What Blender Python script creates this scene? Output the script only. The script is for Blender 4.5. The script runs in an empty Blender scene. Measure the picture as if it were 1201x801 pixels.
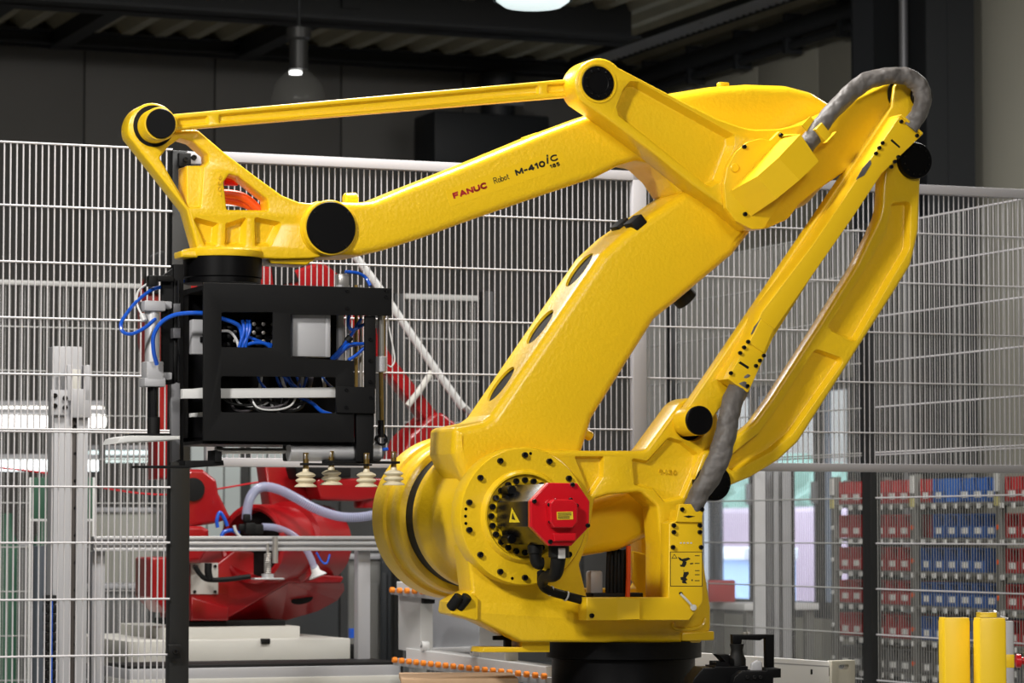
import bpy, bmesh, math, random
from mathutils import Vector, Matrix
from mathutils.geometry import tessellate_polygon
random.seed(7)
SC = bpy.context.scene
COL = SC.collection
R = math.radians
# ------------------------------------------------------------------ camera
FPX, CX, CY = 3700.0, 600.5, 400.5
PITCH = R(3.48)
CAMZ = 1.05
cd = bpy.data.cameras.new('camera'); cam = bpy.data.objects.new('camera', cd); COL.objects.link(cam)
cd.sensor_width = 36.0; cd.lens = 36.0 * FPX / 1201.0
cd.clip_start = 0.1; cd.clip_end = 300
cam.location = (0, 0, CAMZ); cam.rotation_euler = (R(90) + PITCH, 0, 0)
cd.dof.use_dof = True; cd.dof.focus_distance = 11.1; cd.dof.aperture_fstop = 5.6
SC.camera = cam
# ------------------------------------------------------------------ world, lights, exposure
w = bpy.data.worlds.new('world'); SC.world = w; w.use_nodes = True
bg = w.node_tree.nodes['Background']; bg.inputs['Color'].default_value = (0.80, 0.88, 1.0, 1); bg.inputs['Strength'].default_value = 6.0
SC.view_settings.view_transform = 'Standard'; SC.view_settings.look = 'None'
SC.view_settings.exposure = 0.0; SC.view_settings.gamma = 1.0; SC.view_settings.use_curve_mapping = False

def area_light(name, loc, target, power, size, color=(1, 1, 1), size_y=None):
    l = bpy.data.lights.new(name, 'AREA'); l.energy = power; l.size = size; l.color = color
    l.shape = 'RECTANGLE' if size_y else 'DISK'
    if size_y: l.size_y = size_y
    o = bpy.data.objects.new(name, l); COL.objects.link(o)
    o.location = loc
    o.rotation_euler = (Vector(target) - Vector(loc)).to_track_quat('-Z', 'Y').to_euler()
    return o
# unseen lights under the roof: key and top lamps, plus added fills
area_light('hall_lamp_key', (-3.2, 5.6, 4.75), (0.1, 11.0, 1.3), 450, 0.7, (1.0, 0.97, 0.92))
area_light('fill_front', (2.2, 3.5, 4.6), (0.3, 11.2, 0.8), 200, 1.6, (1.0, 0.97, 0.93))  # added fill, no fixture: brightens the robot from the front
area_light('hall_lamp_top', (-0.3, 11.8, 4.7), (-0.3, 11.8, 0), 230, 1.2, (1.0, 0.97, 0.93))
area_light('fill_back', (-2.2, 15.2, 4.6), (-2.2, 15.4, 0), 105, 1.2, (1.0, 0.98, 0.95))  # added fill, no fixture: general light behind the cell
area_light('fill_right', (2.9, 15.5, 4.6), (2.6, 16.5, 0), 170, 1.2, (1.0, 0.98, 0.95))  # added fill, no fixture: general light on the right background

# ------------------------------------------------------------------ pixel geometry of the photograph
def ray(px, py):
    x = (px - CX) / FPX; y = -(py - CY) / FPX
    c, s = math.cos(PITCH), math.sin(PITCH)
    return Vector((x, c - y * s, s + y * c))
def at(px, py, Y):
    d = ray(px, py); t = Y / d.y
    return Vector((d.x * t, Y, CAMZ + d.z * t))
class Frame:
    """vertical working plane: local x = along, local -y = towards the viewer (n), local z = up"""
    def __init__(s, o, yaw):
        s.o = Vector((o[0], o[1], 0)); s.yaw = yaw
        s.u = Vector((math.cos(yaw), math.sin(yaw), 0)); s.n = Vector((math.sin(yaw), -math.cos(yaw), 0))
    def uv(s, px, py, n=0.0):
        d = ray(px, py); c = Vector((0, 0, CAMZ))
        t = (n - (c - s.o).dot(s.n)) / d.dot(s.n)
        p = c + d * t
        return ((p - s.o).dot(s.u), p.z)
    def L(s, px, py, n=0.0):
        a = s.uv(px, py, n); return Vector((a[0], -n, a[1]))
    def mpp(s, px, py, n=0.0):
        p = s.uv(px, py, n); q = s.uv(px, py + 1, n); return abs(p[1] - q[1])
    def W(s, u, n, z):
        p = s.o + s.u * u + s.n * n; return Vector((p.x, p.y, z))
def K(ox, oy, sc):
    return lambda pts: [((p[0] / sc + ox), (p[1] / sc + oy)) + tuple(q / sc for q in p[2:]) for p in pts]

# ------------------------------------------------------------------ materials
MATS = {}
def mat(name, col=(0.5, 0.5, 0.5), rough=0.5, metal=0.0, bump=0.0, bscale=60.0, var=0.0, vscale=3.0, coat=0.0, spec=0.5,
        emit=None, estr=0.0, trans=0.0, alpha=1.0, rvar=0.0, detail=3.0, bdist=0.01):
    if name in MATS: return MATS[name]
    m = bpy.data.materials.new(name); m.use_nodes = True
    nt = m.node_tree; b = nt.nodes['Principled BSDF']; lk = nt.links
    b.inputs['Base Color'].default_value = (*col, 1); b.inputs['Roughness'].default_value = rough
    b.inputs['Metallic'].default_value = metal; b.inputs['Coat Weight'].default_value = coat
    b.inputs['Coat Roughness'].default_value = 0.15
    b.inputs['Specular IOR Level'].default_value = spec
    b.inputs['Transmission Weight'].default_value = trans; b.inputs['Alpha'].default_value = alpha
    if emit: b.inputs['Emission Color'].default_value = (*emit, 1); b.inputs['Emission Strength'].default_value = estr
    tc = nt.nodes.new('ShaderNodeTexCoord')
    if bump > 0:
        n = nt.nodes.new('ShaderNodeTexNoise'); n.inputs['Scale'].default_value = bscale; n.inputs['Detail'].default_value = detail
        lk.new(tc.outputs['Object'], n.inputs['Vector'])
        bp = nt.nodes.new('ShaderNodeBump'); bp.inputs['Strength'].default_value = bump; bp.inputs['Distance'].default_value = bdist
        lk.new(n.outputs['Fac'], bp.inputs['Height']); lk.new(bp.outputs['Normal'], b.inputs['Normal'])
    if var > 0 or rvar > 0:
        n2 = nt.nodes.new('ShaderNodeTexNoise'); n2.inputs['Scale'].default_value = vscale; n2.inputs['Detail'].default_value = 5
        lk.new(tc.outputs['Object'], n2.inputs['Vector'])
        if var > 0:
            mx = nt.nodes.new('ShaderNodeMixRGB')
            mx.inputs[1].default_value = (*[c * (1 - var) for c in col], 1); mx.inputs[2].default_value = (*[min(1, c * (1 + var)) for c in col], 1)
            lk.new(n2.outputs['Fac'], mx.inputs[0]); lk.new(mx.outputs[0], b.inputs['Base Color'])
        if rvar > 0:
            mr = nt.nodes.new('ShaderNodeMapRange'); mr.inputs['To Min'].default_value = rough - rvar; mr.inputs['To Max'].default_value = rough + rvar
            lk.new(n2.outputs['Fac'], mr.inputs['Value']); lk.new(mr.outputs[0], b.inputs['Roughness'])
    MATS[name] = m
    return m
YEL = (0.84, 0.535, 0.010)
def M_(k):
    T = {
     'yellow': dict(col=YEL, rough=0.34, bump=0.16, bscale=75, var=0.03, vscale=4, coat=0.25, detail=2),
     'ysheet': dict(col=(0.87, 0.55, 0.010), rough=0.36, bump=0.02, bscale=200, coat=0.1),
     'ylabel': dict(col=(0.80, 0.50, 0.01), rough=0.5),
     'black': dict(col=(0.0025, 0.0025, 0.003), rough=0.4, spec=0.12, bump=0.03, bscale=300),
     'blackplate': dict(col=(0.0055, 0.0055, 0.006), rough=0.6, spec=0.18, var=0.25, vscale=9, bump=0.02, bscale=250),
     'bolt': dict(col=(0.008, 0.008, 0.009), rough=0.25, metal=0.2),
     'rubber': dict(col=(0.005, 0.005, 0.005), rough=0.6, spec=0.25),
     'red': dict(col=(0.31, 0.003, 0.006), rough=0.3, coat=0.3, bump=0.03, bscale=80),
     'redcap': dict(col=(0.55, 0.004, 0.012), rough=0.3, coat=0.3),
     'fabric': dict(col=(0.12, 0.11, 0.105), rough=0.55, bump=0.55, bscale=22, var=0.12, vscale=10, detail=1.5, bdist=0.03),
     'steel': dict(col=(0.50, 0.48, 0.46), rough=0.32, metal=0.75, bump=0.02, bscale=200),
     'brass': dict(col=(0.45, 0.30, 0.10), rough=0.3, metal=1.0),
     'alu': dict(col=(0.62, 0.62, 0.64), rough=0.42, metal=0.6, bump=0.02, bscale=120),
     'alumat': dict(col=(0.40, 0.40, 0.42), rough=0.5, metal=0.15),
     'white': dict(col=(0.62, 0.62, 0.62), rough=0.45, bump=0.01),
     'wire': dict(col=(0.50, 0.49, 0.51), rough=0.45),
     'gatewire': dict(col=(0.38, 0.37, 0.39), rough=0.45),
     'gateframe': dict(col=(0.37, 0.36, 0.38), rough=0.45, var=0.04),
     'farwire': dict(col=(0.36, 0.36, 0.35), rough=0.5),
     'sidewire': dict(col=(0.26, 0.26, 0.25), rough=0.5),
     'post': dict(col=(0.009, 0.0095, 0.010), rough=0.5, var=0.1, vscale=6),
     'blue': dict(col=(0.008, 0.09, 0.55), rough=0.3, coat=0.3),
     'greycable': dict(col=(0.10, 0.09, 0.10), rough=0.5),
     'whitecable': dict(col=(0.6, 0.6, 0.6), rough=0.4),
     'orange': dict(col=(0.75, 0.09, 0.01), rough=0.4),
     'ivory': dict(col=(0.70, 0.62, 0.45), rough=0.45, coat=0.1),
     'redtext': dict(col=(0.42, 0.012, 0.015), rough=0.5),
     'blacktext': dict(col=(0.01, 0.01, 0.01), rough=0.5),
     'beamwhite': dict(col=(0.80, 0.80, 0.80), rough=0.45),
     'mastgrey': dict(col=(0.40, 0.40, 0.42), rough=0.45),
     'offwhite': dict(col=(0.55, 0.54, 0.50), rough=0.5, var=0.05),
     'wood': dict(col=(0.50, 0.33, 0.20), rough=0.7, var=0.2, vscale=14, bump=0.15, bscale=40),
     'oroller': dict(col=(0.85, 0.24, 0.015), rough=0.45),
     'binred': dict(col=(0.36, 0.018, 0.022), rough=0.45),
     'binblue': dict(col=(0.01, 0.085, 0.33), rough=0.45),
     'bingrey': dict(col=(0.12, 0.12, 0.12), rough=0.5),
     'rack': dict(col=(0.14, 0.14, 0.13), rough=0.5, metal=0.2),
     'clabel': dict(col=(0.7, 0.7, 0.68), rough=0.6),
     'bollard': dict(col=(0.85, 0.56, 0.012), rough=0.42),
     'green': dict(col=(0.03, 0.10, 0.06), rough=0.6),
    }
    return mat(k, **T[k])

# ------------------------------------------------------------------ mesh building
class MB:
    def __init__(s): s.v = []; s.f = []; s.sm = []
    def add(s, vs, fs, smooth=False):
        o = len(s.v); s.v += [tuple(v) for v in vs]
        for i, f in enumerate(fs):
            s.f.append([o + k for k in f]); s.sm.append(smooth if isinstance(smooth, bool) else smooth[i])
    def box(s, c, d, rot=None, bev=0.0):
        x, y, z = [k / 2 for k in d]
        if bev > 0: return s.rbox(c, d, bev, rot)
        P = [Vector((a * x, b * y, e * z)) for a in (-1, 1) for b in (-1, 1) for e in (-1, 1)]
        if rot is not None: P = [rot @ p for p in P]
        P = [p + Vector(c) for p in P]
        s.add(P, [(0, 1, 3, 2), (4, 6, 7, 5), (0, 4, 5, 1), (2, 3, 7, 6), (0, 2, 6, 4), (1, 5, 7, 3)])
        return s
    def rbox(s, c, d, b, rot=None):
        bm = bmesh.new(); bmesh.ops.create_cube(bm, size=1)
        for v in bm.verts: v.co = Vector((v.co.x * d[0], v.co.y * d[1], v.co.z * d[2]))
        bmesh.ops.bevel(bm, geom=list(bm.edges), offset=b, segments=2, affect='EDGES', profile=0.5)
        P = [(rot @ v.co if rot is not None else v.co) + Vector(c) for v in bm.verts]
        bm.verts.index_update()
        s.add(P, [[v.index for v in f.verts] for f in bm.faces], True); bm.free(); return s
    def cyl(s, p0, p1, r, seg=20, r1=None, cap=True, bev=0.0):
        p0 = Vector(p0); p1 = Vector(p1); r1 = r if r1 is None else r1
        L = (p1 - p0).length
        prof = [(r, 0), (r1, L)]
        if bev > 0: prof = [(r - bev, 0), (r, bev), (r1, L - bev), (r1 - bev, L)]
        if cap: prof = [(0, 0)] + prof + [(0, L)]
        return s.lathe(p0, p1 - p0, prof, seg)
    def lathe(s, o, axis, prof, seg=24):
        """prof: (radius, distance along axis)"""
        a = Vector(axis).normalized(); q = a.to_track_quat('Z', 'Y'); ex = q @ Vector((1, 0, 0)); ey = q @ Vector((0, 1, 0)); o = Vector(o)
        rows = []; vs = []
        for (r, h) in prof:
            if r <= 1e-6: rows.append([len(vs)]); vs.append(o + a * h)
            else:
                rows.append(list(range(len(vs), len(vs) + seg)))
                for k in range(seg):
                    t = 2 * math.pi * k / seg; vs.append(o + a * h + ex * (r * math.cos(t)) + ey * (r * math.sin(t)))
        fs = []
        for A, B in zip(rows, rows[1:]):
            for k in range(seg):
                k2 = (k + 1) % seg
                if len(A) == 1 and len(B) == 1: continue
                if len(A) == 1: fs.append((A[0], B[k2], B[k]))
                elif len(B) == 1: fs.append((A[k], A[k2], B[0]))
                else: fs.append((A[k], A[k2], B[k2], B[k]))
        s.add(vs, fs, True); return s
    def tube(s, pts, r, seg=10, sub=6, closed=False, cap=True, rfun=None):
        P = catmull([Vector(p) for p in pts], sub) if len(pts) > 2 and sub > 1 else [Vector(p) for p in pts]
        n = len(P); vs = []; t0 = (P[1] - P[0]).normalized()
        ref = Vector((0, 0, 1)) if abs(t0.z) < 0.9 else Vector((1, 0, 0))
        nx = (ref - t0 * ref.dot(t0)).normalized()
        for i in range(n):
            t = (P[min(i + 1, n - 1)] - P[max(i - 1, 0)]).normalized()
            nx = (nx - t * nx.dot(t)).normalized(); ny = t.cross(nx)
            for k in range(seg):
                a = 2 * math.pi * k / seg; rr = r if rfun is None else r * rfun(i / (n - 1), a); vs.append(P[i] + nx * (rr * math.cos(a)) + ny * (rr * math.sin(a)))
        fs = [(i * seg + k, i * seg + (k + 1) % seg, (i + 1) * seg + (k + 1) % seg, (i + 1) * seg + k) for i in range(n - 1) for k in range(seg)]
        if cap: fs += [tuple(range(seg))[::-1], tuple((n - 1) * seg + k for k in range(seg))]
        s.add(vs, fs, True); return s
    def mesh(s, name, ang=38, recalc=True):
        me = bpy.data.meshes.new(name); me.from_pydata(s.v, [], s.f)
        me.polygons.foreach_set('use_smooth', s.sm)
        if recalc:
            bm = bmesh.new(); bm.from_mesh(me); bmesh.ops.recalc_face_normals(bm, faces=bm.faces[:]); bm.to_mesh(me); bm.free()
        me.update()
        if any(s.sm): me.set_sharp_from_angle(angle=R(ang))
        return me
    def build(s, name, m, parent=None, ang=38, recalc=True):
        o = bpy.data.objects.new(name, s.mesh(name, ang, recalc)); COL.objects.link(o)
        o.data.materials.append(M_(m) if isinstance(m, str) else m)
        if parent is not None: o.parent = parent
        return o
def catmull(P, sub):
    out = []
    n = len(P)
    for i in range(n - 1):
        p0 = P[i - 1] if i else P[0] * 2 - P[1]; p1 = P[i]; p2 = P[i + 1]; p3 = P[i + 2] if i + 2 < n else P[-1] * 2 - P[-2]
        for k in range(sub):
            t = k / sub
            out.append(0.5 * ((2 * p1) + (p2 - p0) * t + (2 * p0 - 5 * p1 + 4 * p2 - p3) * t * t + (3 * p1 - p0 - 3 * p2 + p3) * t ** 3))
    out.append(P[-1]); return out
def fillet(pts, r0=0.0, seg=5):
    n = len(pts); out = []
    for i in range(n):
        p = Vector(pts[i][:2]); r = pts[i][2] if len(pts[i]) > 2 else r0
        a = Vector(pts[i - 1][:2]); b = Vector(pts[(i + 1) % n][:2])
        da = a - p; db = b - p
        if r <= 0 or da.length < 1e-6 or db.length < 1e-6: out.append(p); continue
        la, lb = da.length, db.length; da /= la; db /= lb
        th = da.angle(db)
        if th > math.pi - 0.03: out.append(p); continue
        t = min(r / math.tan(th / 2), la * 0.48, lb * 0.48); rr = t * math.tan(th / 2)
        c = p + (da + db).normalized() * (rr / math.sin(th / 2))
        s_ = p + da * t - c; e_ = p + db * t - c
        ang = s_.angle(e_) if s_.length > 1e-9 else 0
        cr = s_.x * e_.y - s_.y * e_.x; sg = 1 if cr > 0 else -1
        for k in range(seg + 1):
            q = sg * ang * k / seg; out.append(c + Vector((s_.x * math.cos(q) - s_.y * math.sin(q), s_.x * math.sin(q) + s_.y * math.cos(q))))
    return [(v.x, v.y) for v in out]
def arcp(cx, cy, rx, ry, a0, a1, n=12):
    return [(cx + rx * math.cos(R(a0 + (a1 - a0) * k / n)), cy - ry * math.sin(R(a0 + (a1 - a0) * k / n))) for k in range(n + 1)]
def area2(P): return sum(P[i - 1][0] * P[i][1] - P[i][0] * P[i - 1][1] for i in range(len(P)))
def clean(P, e=2e-4):
    o = []
    for p in P:
        if not o or (p[0] - o[-1][0]) ** 2 + (p[1] - o[-1][1]) ** 2 > e * e: o.append(p)
    while len(o) > 3 and (o[0][0] - o[-1][0]) ** 2 + (o[0][1] - o[-1][1]) ** 2 < e * e: o.pop()
    return o
def offs(P, d):
    """offset to the left of travel (CCW loop: inwards)"""
    n = len(P); out = []
    for i in range(n):
        a = Vector(P[i - 1]); p = Vector(P[i]); b = Vector(P[(i + 1) % n])
        d1 = (p - a).normalized(); d2 = (b - p).normalized()
        n1 = Vector((-d1.y, d1.x)); n2 = Vector((-d2.y, d2.x)); m = n1 + n2
        if m.length < 1e-6: m = n1.copy()
        m.normalize(); c = max(0.45, m.dot(n1)); out.append(tuple(p + m * (d / c)))
    return out
def casting(mb, outer, nf, nb, bev=0.006, holes=(), pockets=(), bseg=3, bevb=None):
    """plate between n=nf (near) and n=nb (far); loops are (u,z); pockets: (loop, depth, draft)"""
    T = nf - nb; bev = min(bev, T * 0.49); bevb = bev if bevb is None else min(bevb, T * 0.49)
    norm = lambda P, ccw: (clean(P) if (area2(P) > 0) == ccw else clean(P)[::-1])
    O = norm(outer, True); HS = [norm(h, False) for h in holes]; PK = [(norm(p[0], False), p[1], p[2]) for p in pockets]
    prof = []
    for k in range(bseg + 1):
        a = math.pi / 2 * k / bseg; prof.append((bev * (1 - math.sin(a)), bev * (1 - math.cos(a))))
    if bev <= 0: prof = [(0, 0)]
    pb = []
    for k in range(bseg + 1):
        a = math.pi / 2 * k / bseg; pb.append((bevb * (1 - math.cos(a)), T - bevb * (1 - math.sin(a))))
    if bevb <= 0: pb = [(0, T)]
    V3 = lambda p, dep: (p[0], -(nf - dep), p[1])
    fronts = []; backs = []
    for Lp in [O] + HS:
        rows = [(offs(Lp, d), dep) for d, dep in prof + pb]; n = len(Lp); vs = []
        for P, dep in rows: vs += [V3(p, dep) for p in P]
        fs = [(i * n + k, i * n + (k + 1) % n, (i + 1) * n + (k + 1) % n, (i + 1) * n + k) for i in range(len(rows) - 1) for k in range(n)]
        mb.add(vs, fs, True); fronts.append(rows[0][0]); backs.append(rows[-1][0])
    for P, dep, draft in PK:
        b = min(0.004, dep * 0.3); n = len(P)
        rows = [(offs(P, b), 0), (offs(P, b * 0.3), b * 0.3), (P, b), (offs(P, -draft * 0.75), dep * 0.75), (offs(P, -draft), dep * 0.95), (offs(P, -draft - dep * 0.12), dep)]
        vs = []
        for Q, dp in rows: vs += [V3(p, dp) for p in Q]
        fs = [(i * n + k, i * n + (k + 1) % n, (i + 1) * n + (k + 1) % n, (i + 1) * n + k) for i in range(len(rows) - 1) for k in range(n)]
        mb.add(vs, fs, True); fronts.append(rows[0][0])
        Q = rows[-1][0]; mb.add([V3(p, dep) for p in Q], [tuple(t) for t in tessellate_polygon([[Vector((*p, 0)) for p in Q]])], False)
    for loops, dep in ((fronts, 0), (backs, T)):
        tr = tessellate_polygon([[Vector((*p, 0)) for p in Q] for Q in loops])
        mb.add([V3(p, dep) for Q in loops for p in Q], [tuple(t) for t in tr], False)
    return mb
def weld_build(mb, name, m, parent, ang=38):
    me = bpy.data.meshes.new(name); me.from_pydata(mb.v, [], mb.f); me.polygons.foreach_set('use_smooth', mb.sm)
    bm = bmesh.new(); bm.from_mesh(me); bmesh.ops.remove_doubles(bm, verts=bm.verts[:], dist=1e-5)
    bmesh.ops.recalc_face_normals(bm, faces=bm.faces[:]); bm.to_mesh(me); bm.free(); me.update(); me.set_sharp_from_angle(angle=R(ang))
    o = bpy.data.objects.new(name, me); COL.objects.link(o); me.materials.append(M_(m) if isinstance(m, str) else m); o.parent = parent
    return o
def cast_px(fr, name, m, parent, outer, nf, nb, bev=0.006, holes=(), pockets=(), r0=0, ang=38, bseg=3, bevb=None):
    """outlines given in photograph pixels (x, y[, corner radius]), set on the plane n=nf of frame fr"""
    cv = lambda P, n=nf: [fr.uv(x, y, n) for x, y in fillet(P, r0)]
    mb = MB()
    casting(mb, cv(outer), nf, nb, bev, [cv(h) for h in holes], [(cv(p[0]), p[1], p[2]) for p in pockets], bseg, bevb)
    return weld_build(mb, name, m, parent, ang)
def circ_uv(c, r, n=40): return [(c[0] + r * math.cos(2 * math.pi * k / n), c[1] + r * math.sin(2 * math.pi * k / n)) for k in range(n)]
# ------------------------------------------------------------------ scene bookkeeping
def tag(o, label, cat, group=None, kind=None):
    o['label'] = label; o['category'] = cat
    if group: o['group'] = group
    if kind: o['kind'] = kind
    return o
def thing(name, label, cat, loc=(0, 0, 0), yaw=0.0, group=None):
    o = bpy.data.objects.new(name, None); o.empty_display_size = 0.1; COL.objects.link(o)
    o.location = loc; o.rotation_euler = (0, 0, yaw); tag(o, label, cat, group); return o
def struct(o, label=None):
    o['kind'] = 'structure'
    if label: o['label'] = label
    return o
def inst(name, me, parent, loc, rot=None, scale=None):
    o = bpy.data.objects.new(name, me); COL.objects.link(o); o.parent = parent; o.location = loc
    if rot is not None: o.rotation_euler = rot
    if scale is not None: o.scale = scale
    return o
YAW = R(22)
def _el(cx, cy, rx, ry, a0=0, a1=360, n=14): return [(cx + rx * math.cos(R(a0 + (a1 - a0) * k / n)), cy + ry * math.sin(R(a0 + (a1 - a0) * k / n))) for k in range(n + 1)]
GLY = {'F': (0.72, [[(0, 0), (0, 1), (0.7, 1)], [(0, 0.5), (0.6, 0.5)]]), 'A': (0.9, [[(0, 0), (0.44, 1), (0.88, 0)], [(0.16, 0.3), (0.72, 0.3)]]), 'N': (0.8, [[(0, 0), (0, 1), (0.78, 0), (0.78, 1)]]),
       'U': (0.8, [[(0, 1), (0, 0.36)] + _el(0.39, 0.36, 0.39, 0.36, 180, 360) + [(0.78, 1)]]), 'C': (0.85, [_el(0.46, 0.5, 0.46, 0.5, 45, 315, 18)]), 'M': (0.95, [[(0, 0), (0, 1), (0.47, 0.2), (0.94, 1), (0.94, 0)]]),
       '-': (0.4, [[(0, 0.42), (0.4, 0.42)]]), '4': (0.75, [[(0.55, 0), (0.55, 1), (0, 0.3), (0.76, 0.3)]]), '1': (0.35, [[(0, 0.78), (0.28, 1), (0.28, 0)]]), '0': (0.72, [_el(0.36, 0.5, 0.36, 0.5)]),
       'i': (0.35, [[(0, 0), (0.2, 0.68)], [(0.26, 0.9), (0.29, 1.0)]]), '8': (0.66, [_el(0.33, 0.26, 0.33, 0.26), _el(0.33, 0.77, 0.27, 0.23)]), '5': (0.66, [[(0.6, 1), (0.1, 1), (0.05, 0.55)] + _el(0.3, 0.32, 0.34, 0.3, 130, -130, 12)]),
       '9': (0.66, [_el(0.33, 0.7, 0.32, 0.3), [(0.65, 0.7), (0.6, 0.3), (0.4, 0)]]), '3': (0.64, [_el(0.3, 0.76, 0.28, 0.24, 150, -90, 10), _el(0.3, 0.27, 0.32, 0.27, 90, -150, 10)]), '7': (0.64, [[(0, 1), (0.62, 1), (0.22, 0)]]),
       'R': (0.66, [[(0, 0), (0, 1), (0.35, 1)] + _el(0.36, 0.76, 0.26, 0.24, 90, -90, 8) + [(0, 0.52)], [(0.3, 0.52), (0.64, 0)]]), 'o': (0.5, [_el(0.25, 0.3, 0.25, 0.3)]), 'b': (0.5, [[(0, 1), (0, 0)], _el(0.25, 0.3, 0.25, 0.3)]), 't': (0.36, [[(0.15, 0.9), (0.15, 0.1), (0.34, 0)], [(0, 0.62), (0.34, 0.62)]])}
def letters(fr, s, px, py, ang, hpx, n, m, parent, fit, stroke=0.2, gap=0.28, ext=0.0006, slant=0.0):
    """stroked lettering with real (thin) relief on plane n; baseline start at the pixel, overall length fit (px)"""
    segs = []; x = 0.0
    for ch in s:
        wd, pl = GLY[ch]
        segs += [[(a + x, b) for a, b in P] for P in pl]; x += wd + gap
    tot = x - gap; h = hpx * fr.mpp(px, py, n); sx = fit * fr.mpp(px, py, n) / tot; hw = h * stroke / 2
    o0 = fr.uv(px, py, n); ca, sa = math.cos(ang), math.sin(ang); mb = MB()
    for P in segs:
        Q = [Vector((a * sx + slant * b * h, hw + b * (h - 2 * hw))) for a, b in P]
        for a, b in zip(Q, Q[1:]):
            d = (b - a).normalized() * hw * 0.6; nn = Vector((-d.y, d.x)).normalized() * hw
            quad = [a - d + nn, b + d + nn, b + d - nn, a - d - nn]
            w = [(o0[0] + p.x * ca - p.y * sa, o0[1] + p.x * sa + p.y * ca) for p in quad]
            vs = [(p[0], -(n + ext), p[1]) for p in w] + [(p[0], -n, p[1]) for p in w]
            mb.add(vs, [(0, 1, 2, 3), (0, 4, 5, 1), (1, 5, 6, 2), (2, 6, 7, 3), (3, 7, 4, 0)])
    return mb.build('lettering', m, parent)
# ================================================================== the hall
CY_, SY_ = math.cos(YAW), math.sin(YAW)
def hall(a, b, z=0.0): return Vector((a * CY_ - b * SY_, a * SY_ + b * CY_, z))
def to_hall(p): return (p[0] * CY_ + p[1] * SY_, -p[0] * SY_ + p[1] * CY_)
def hobj(name, mb, m, parent=None, **k):
    """mesh given in hall axes (a along the back wall, b into the hall, z)"""
    o = mb.build(name, m, parent, **k)
    if parent is None: o.rotation_euler = (0, 0, YAW)
    return o
A0, A1, B0_, B1_, ZR = -14.0, 10.77, -6.0, 24.1, 4.95
mconc = mat('concrete', (0.22, 0.22, 0.21), 0.6, bump=0.05, bscale=20, var=0.12, vscale=1.5)
mwall = mat('wallpanel', (0.115, 0.111, 0.104), 0.6, var=0.07, vscale=1.2, bump=0.03, bscale=8)
mwallr = mat('wallpanel_right', (0.36, 0.35, 0.295), 0.6, var=0.06, vscale=1.2, bump=0.03, bscale=8)
mdark = mat('darksteel', (0.012, 0.014, 0.017), 0.55)
msheet = mat('roofsheet', (0.42, 0.385, 0.28), 0.55, metal=0.1, var=0.2, vscale=4)
struct(hobj('floor', MB().box(((A0 + A1) / 2, (B0_ + B1_) / 2, -0.05), (A1 - A0 + 0.4, B1_ - B0_ + 0.4, 0.1)), mconc), 'grey concrete hall floor')
# back wall: sheet panels with recessed joints
wbk = struct(hobj('wall_back', MB().box(((A0 + A1) / 2, B1_ + 0.10, 2.6), (A1 - A0 + 0.4, 0.12, 5.2)), mdark), 'dark panelled back wall of the hall')
PW = 1.10
a100 = None
o_ = at(99, 120, 10); 
def on_back(px, py, b):
    d = ray(px, py); nb = Vector((-SY_, CY_, 0)); t = b / d.dot(nb); p = Vector((0, 0, CAMZ)) + d * t
    return (*to_hall(p), p.z)
def on_right(px, py, a):
    d = ray(px, py); nb = Vector((CY_, SY_, 0)); t = a / d.dot(nb); p = Vector((0, 0, CAMZ)) + d * t
    return (*to_hall(p), p.z)
s0 = on_back(99, 120, B1_)[0]; s1 = on_back(252, 120, B1_)[0]; PW = s1 - s0
pm = MB().box((0, 0, 0), (PW - 0.012, 0.06, 5.1), bev=0.006).mesh('wall_panel'); pm.materials.append(mwall)
k = math.floor((A0 - s0) / PW)
while s0 + k * PW < A1 - 0.2:
    o = inst('wall_panel', pm, wbk, (s0 + (k + 0.5) * PW, B1_ + 0.03, 2.55)); k += 1
# right wall with a window opening
wb0 = on_right(1000, 640, A1)[1]; wb1 = on_right(824, 640, A1)[1]; wz0 = on_right(900, 722, A1)[2]; wz1 = on_right(900, 452, A1)[2]
wr_o = struct(hobj('wall_right', MB().box((A1 + 0.07, (B0_ + wb0) / 2, 2.6), (0.03, wb0 - B0_, 5.2)).box((A1 + 0.07, (B1_ + wb1) / 2, 2.6), (0.03, B1_ - wb1 + 0.4, 5.2)).box((A1 + 0.07, (wb0 + wb1) / 2, (wz1 + 5.2) / 2), (0.03, wb1 - wb0, 5.2 - wz1)).box((A1 + 0.07, (wb0 + wb1) / 2, wz0 / 2), (0.03, wb1 - wb0, wz0)), mdark), 'grey-green panelled right wall of the hall')
r0 = on_right(959, 60, A1)[1]; r1 = on_right(888, 60, A1)[1]; PR = abs(r1 - r0)
def rpanel(b0, b1, z0, z1):
    if b1 - b0 < 0.05: return
    mb = MB().box((A1 + 0.025, (b0 + b1) / 2, (z0 + z1) / 2), (0.05, b1 - b0 - 0.012, z1 - z0), bev=0.006); hobj('wall_panel', mb, mwallr, wr_o)
k = math.floor((6.0 - r0) / PR)
while r0 + k * PR < B1_:
    b0 = r0 + k * PR; b1 = min(b0 + PR, B1_)
    if b1 <= wb0 or b0 >= wb1: rpanel(b0, b1, 0, 5.1)
    else:
        rpanel(b0, b1, wz1, 5.1); rpanel(b0, b1, 0, wz0)
        if b0 < wb0: rpanel(b0, wb0, wz0, wz1)
        if b1 > wb1: rpanel(wb1, b1, wz0, wz1)
    k += 1
rpanel(B0_, r0 + math.floor((6.0 - r0) / PR) * PR, 0, 5.1)
struct(hobj('wall_left', MB().box((A0 - 0.05, (B0_ + B1_) / 2, 2.6), (0.1, B1_ - B0_ + 0.4, 5.2)), mwall), 'panelled left wall of the hall')
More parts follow.
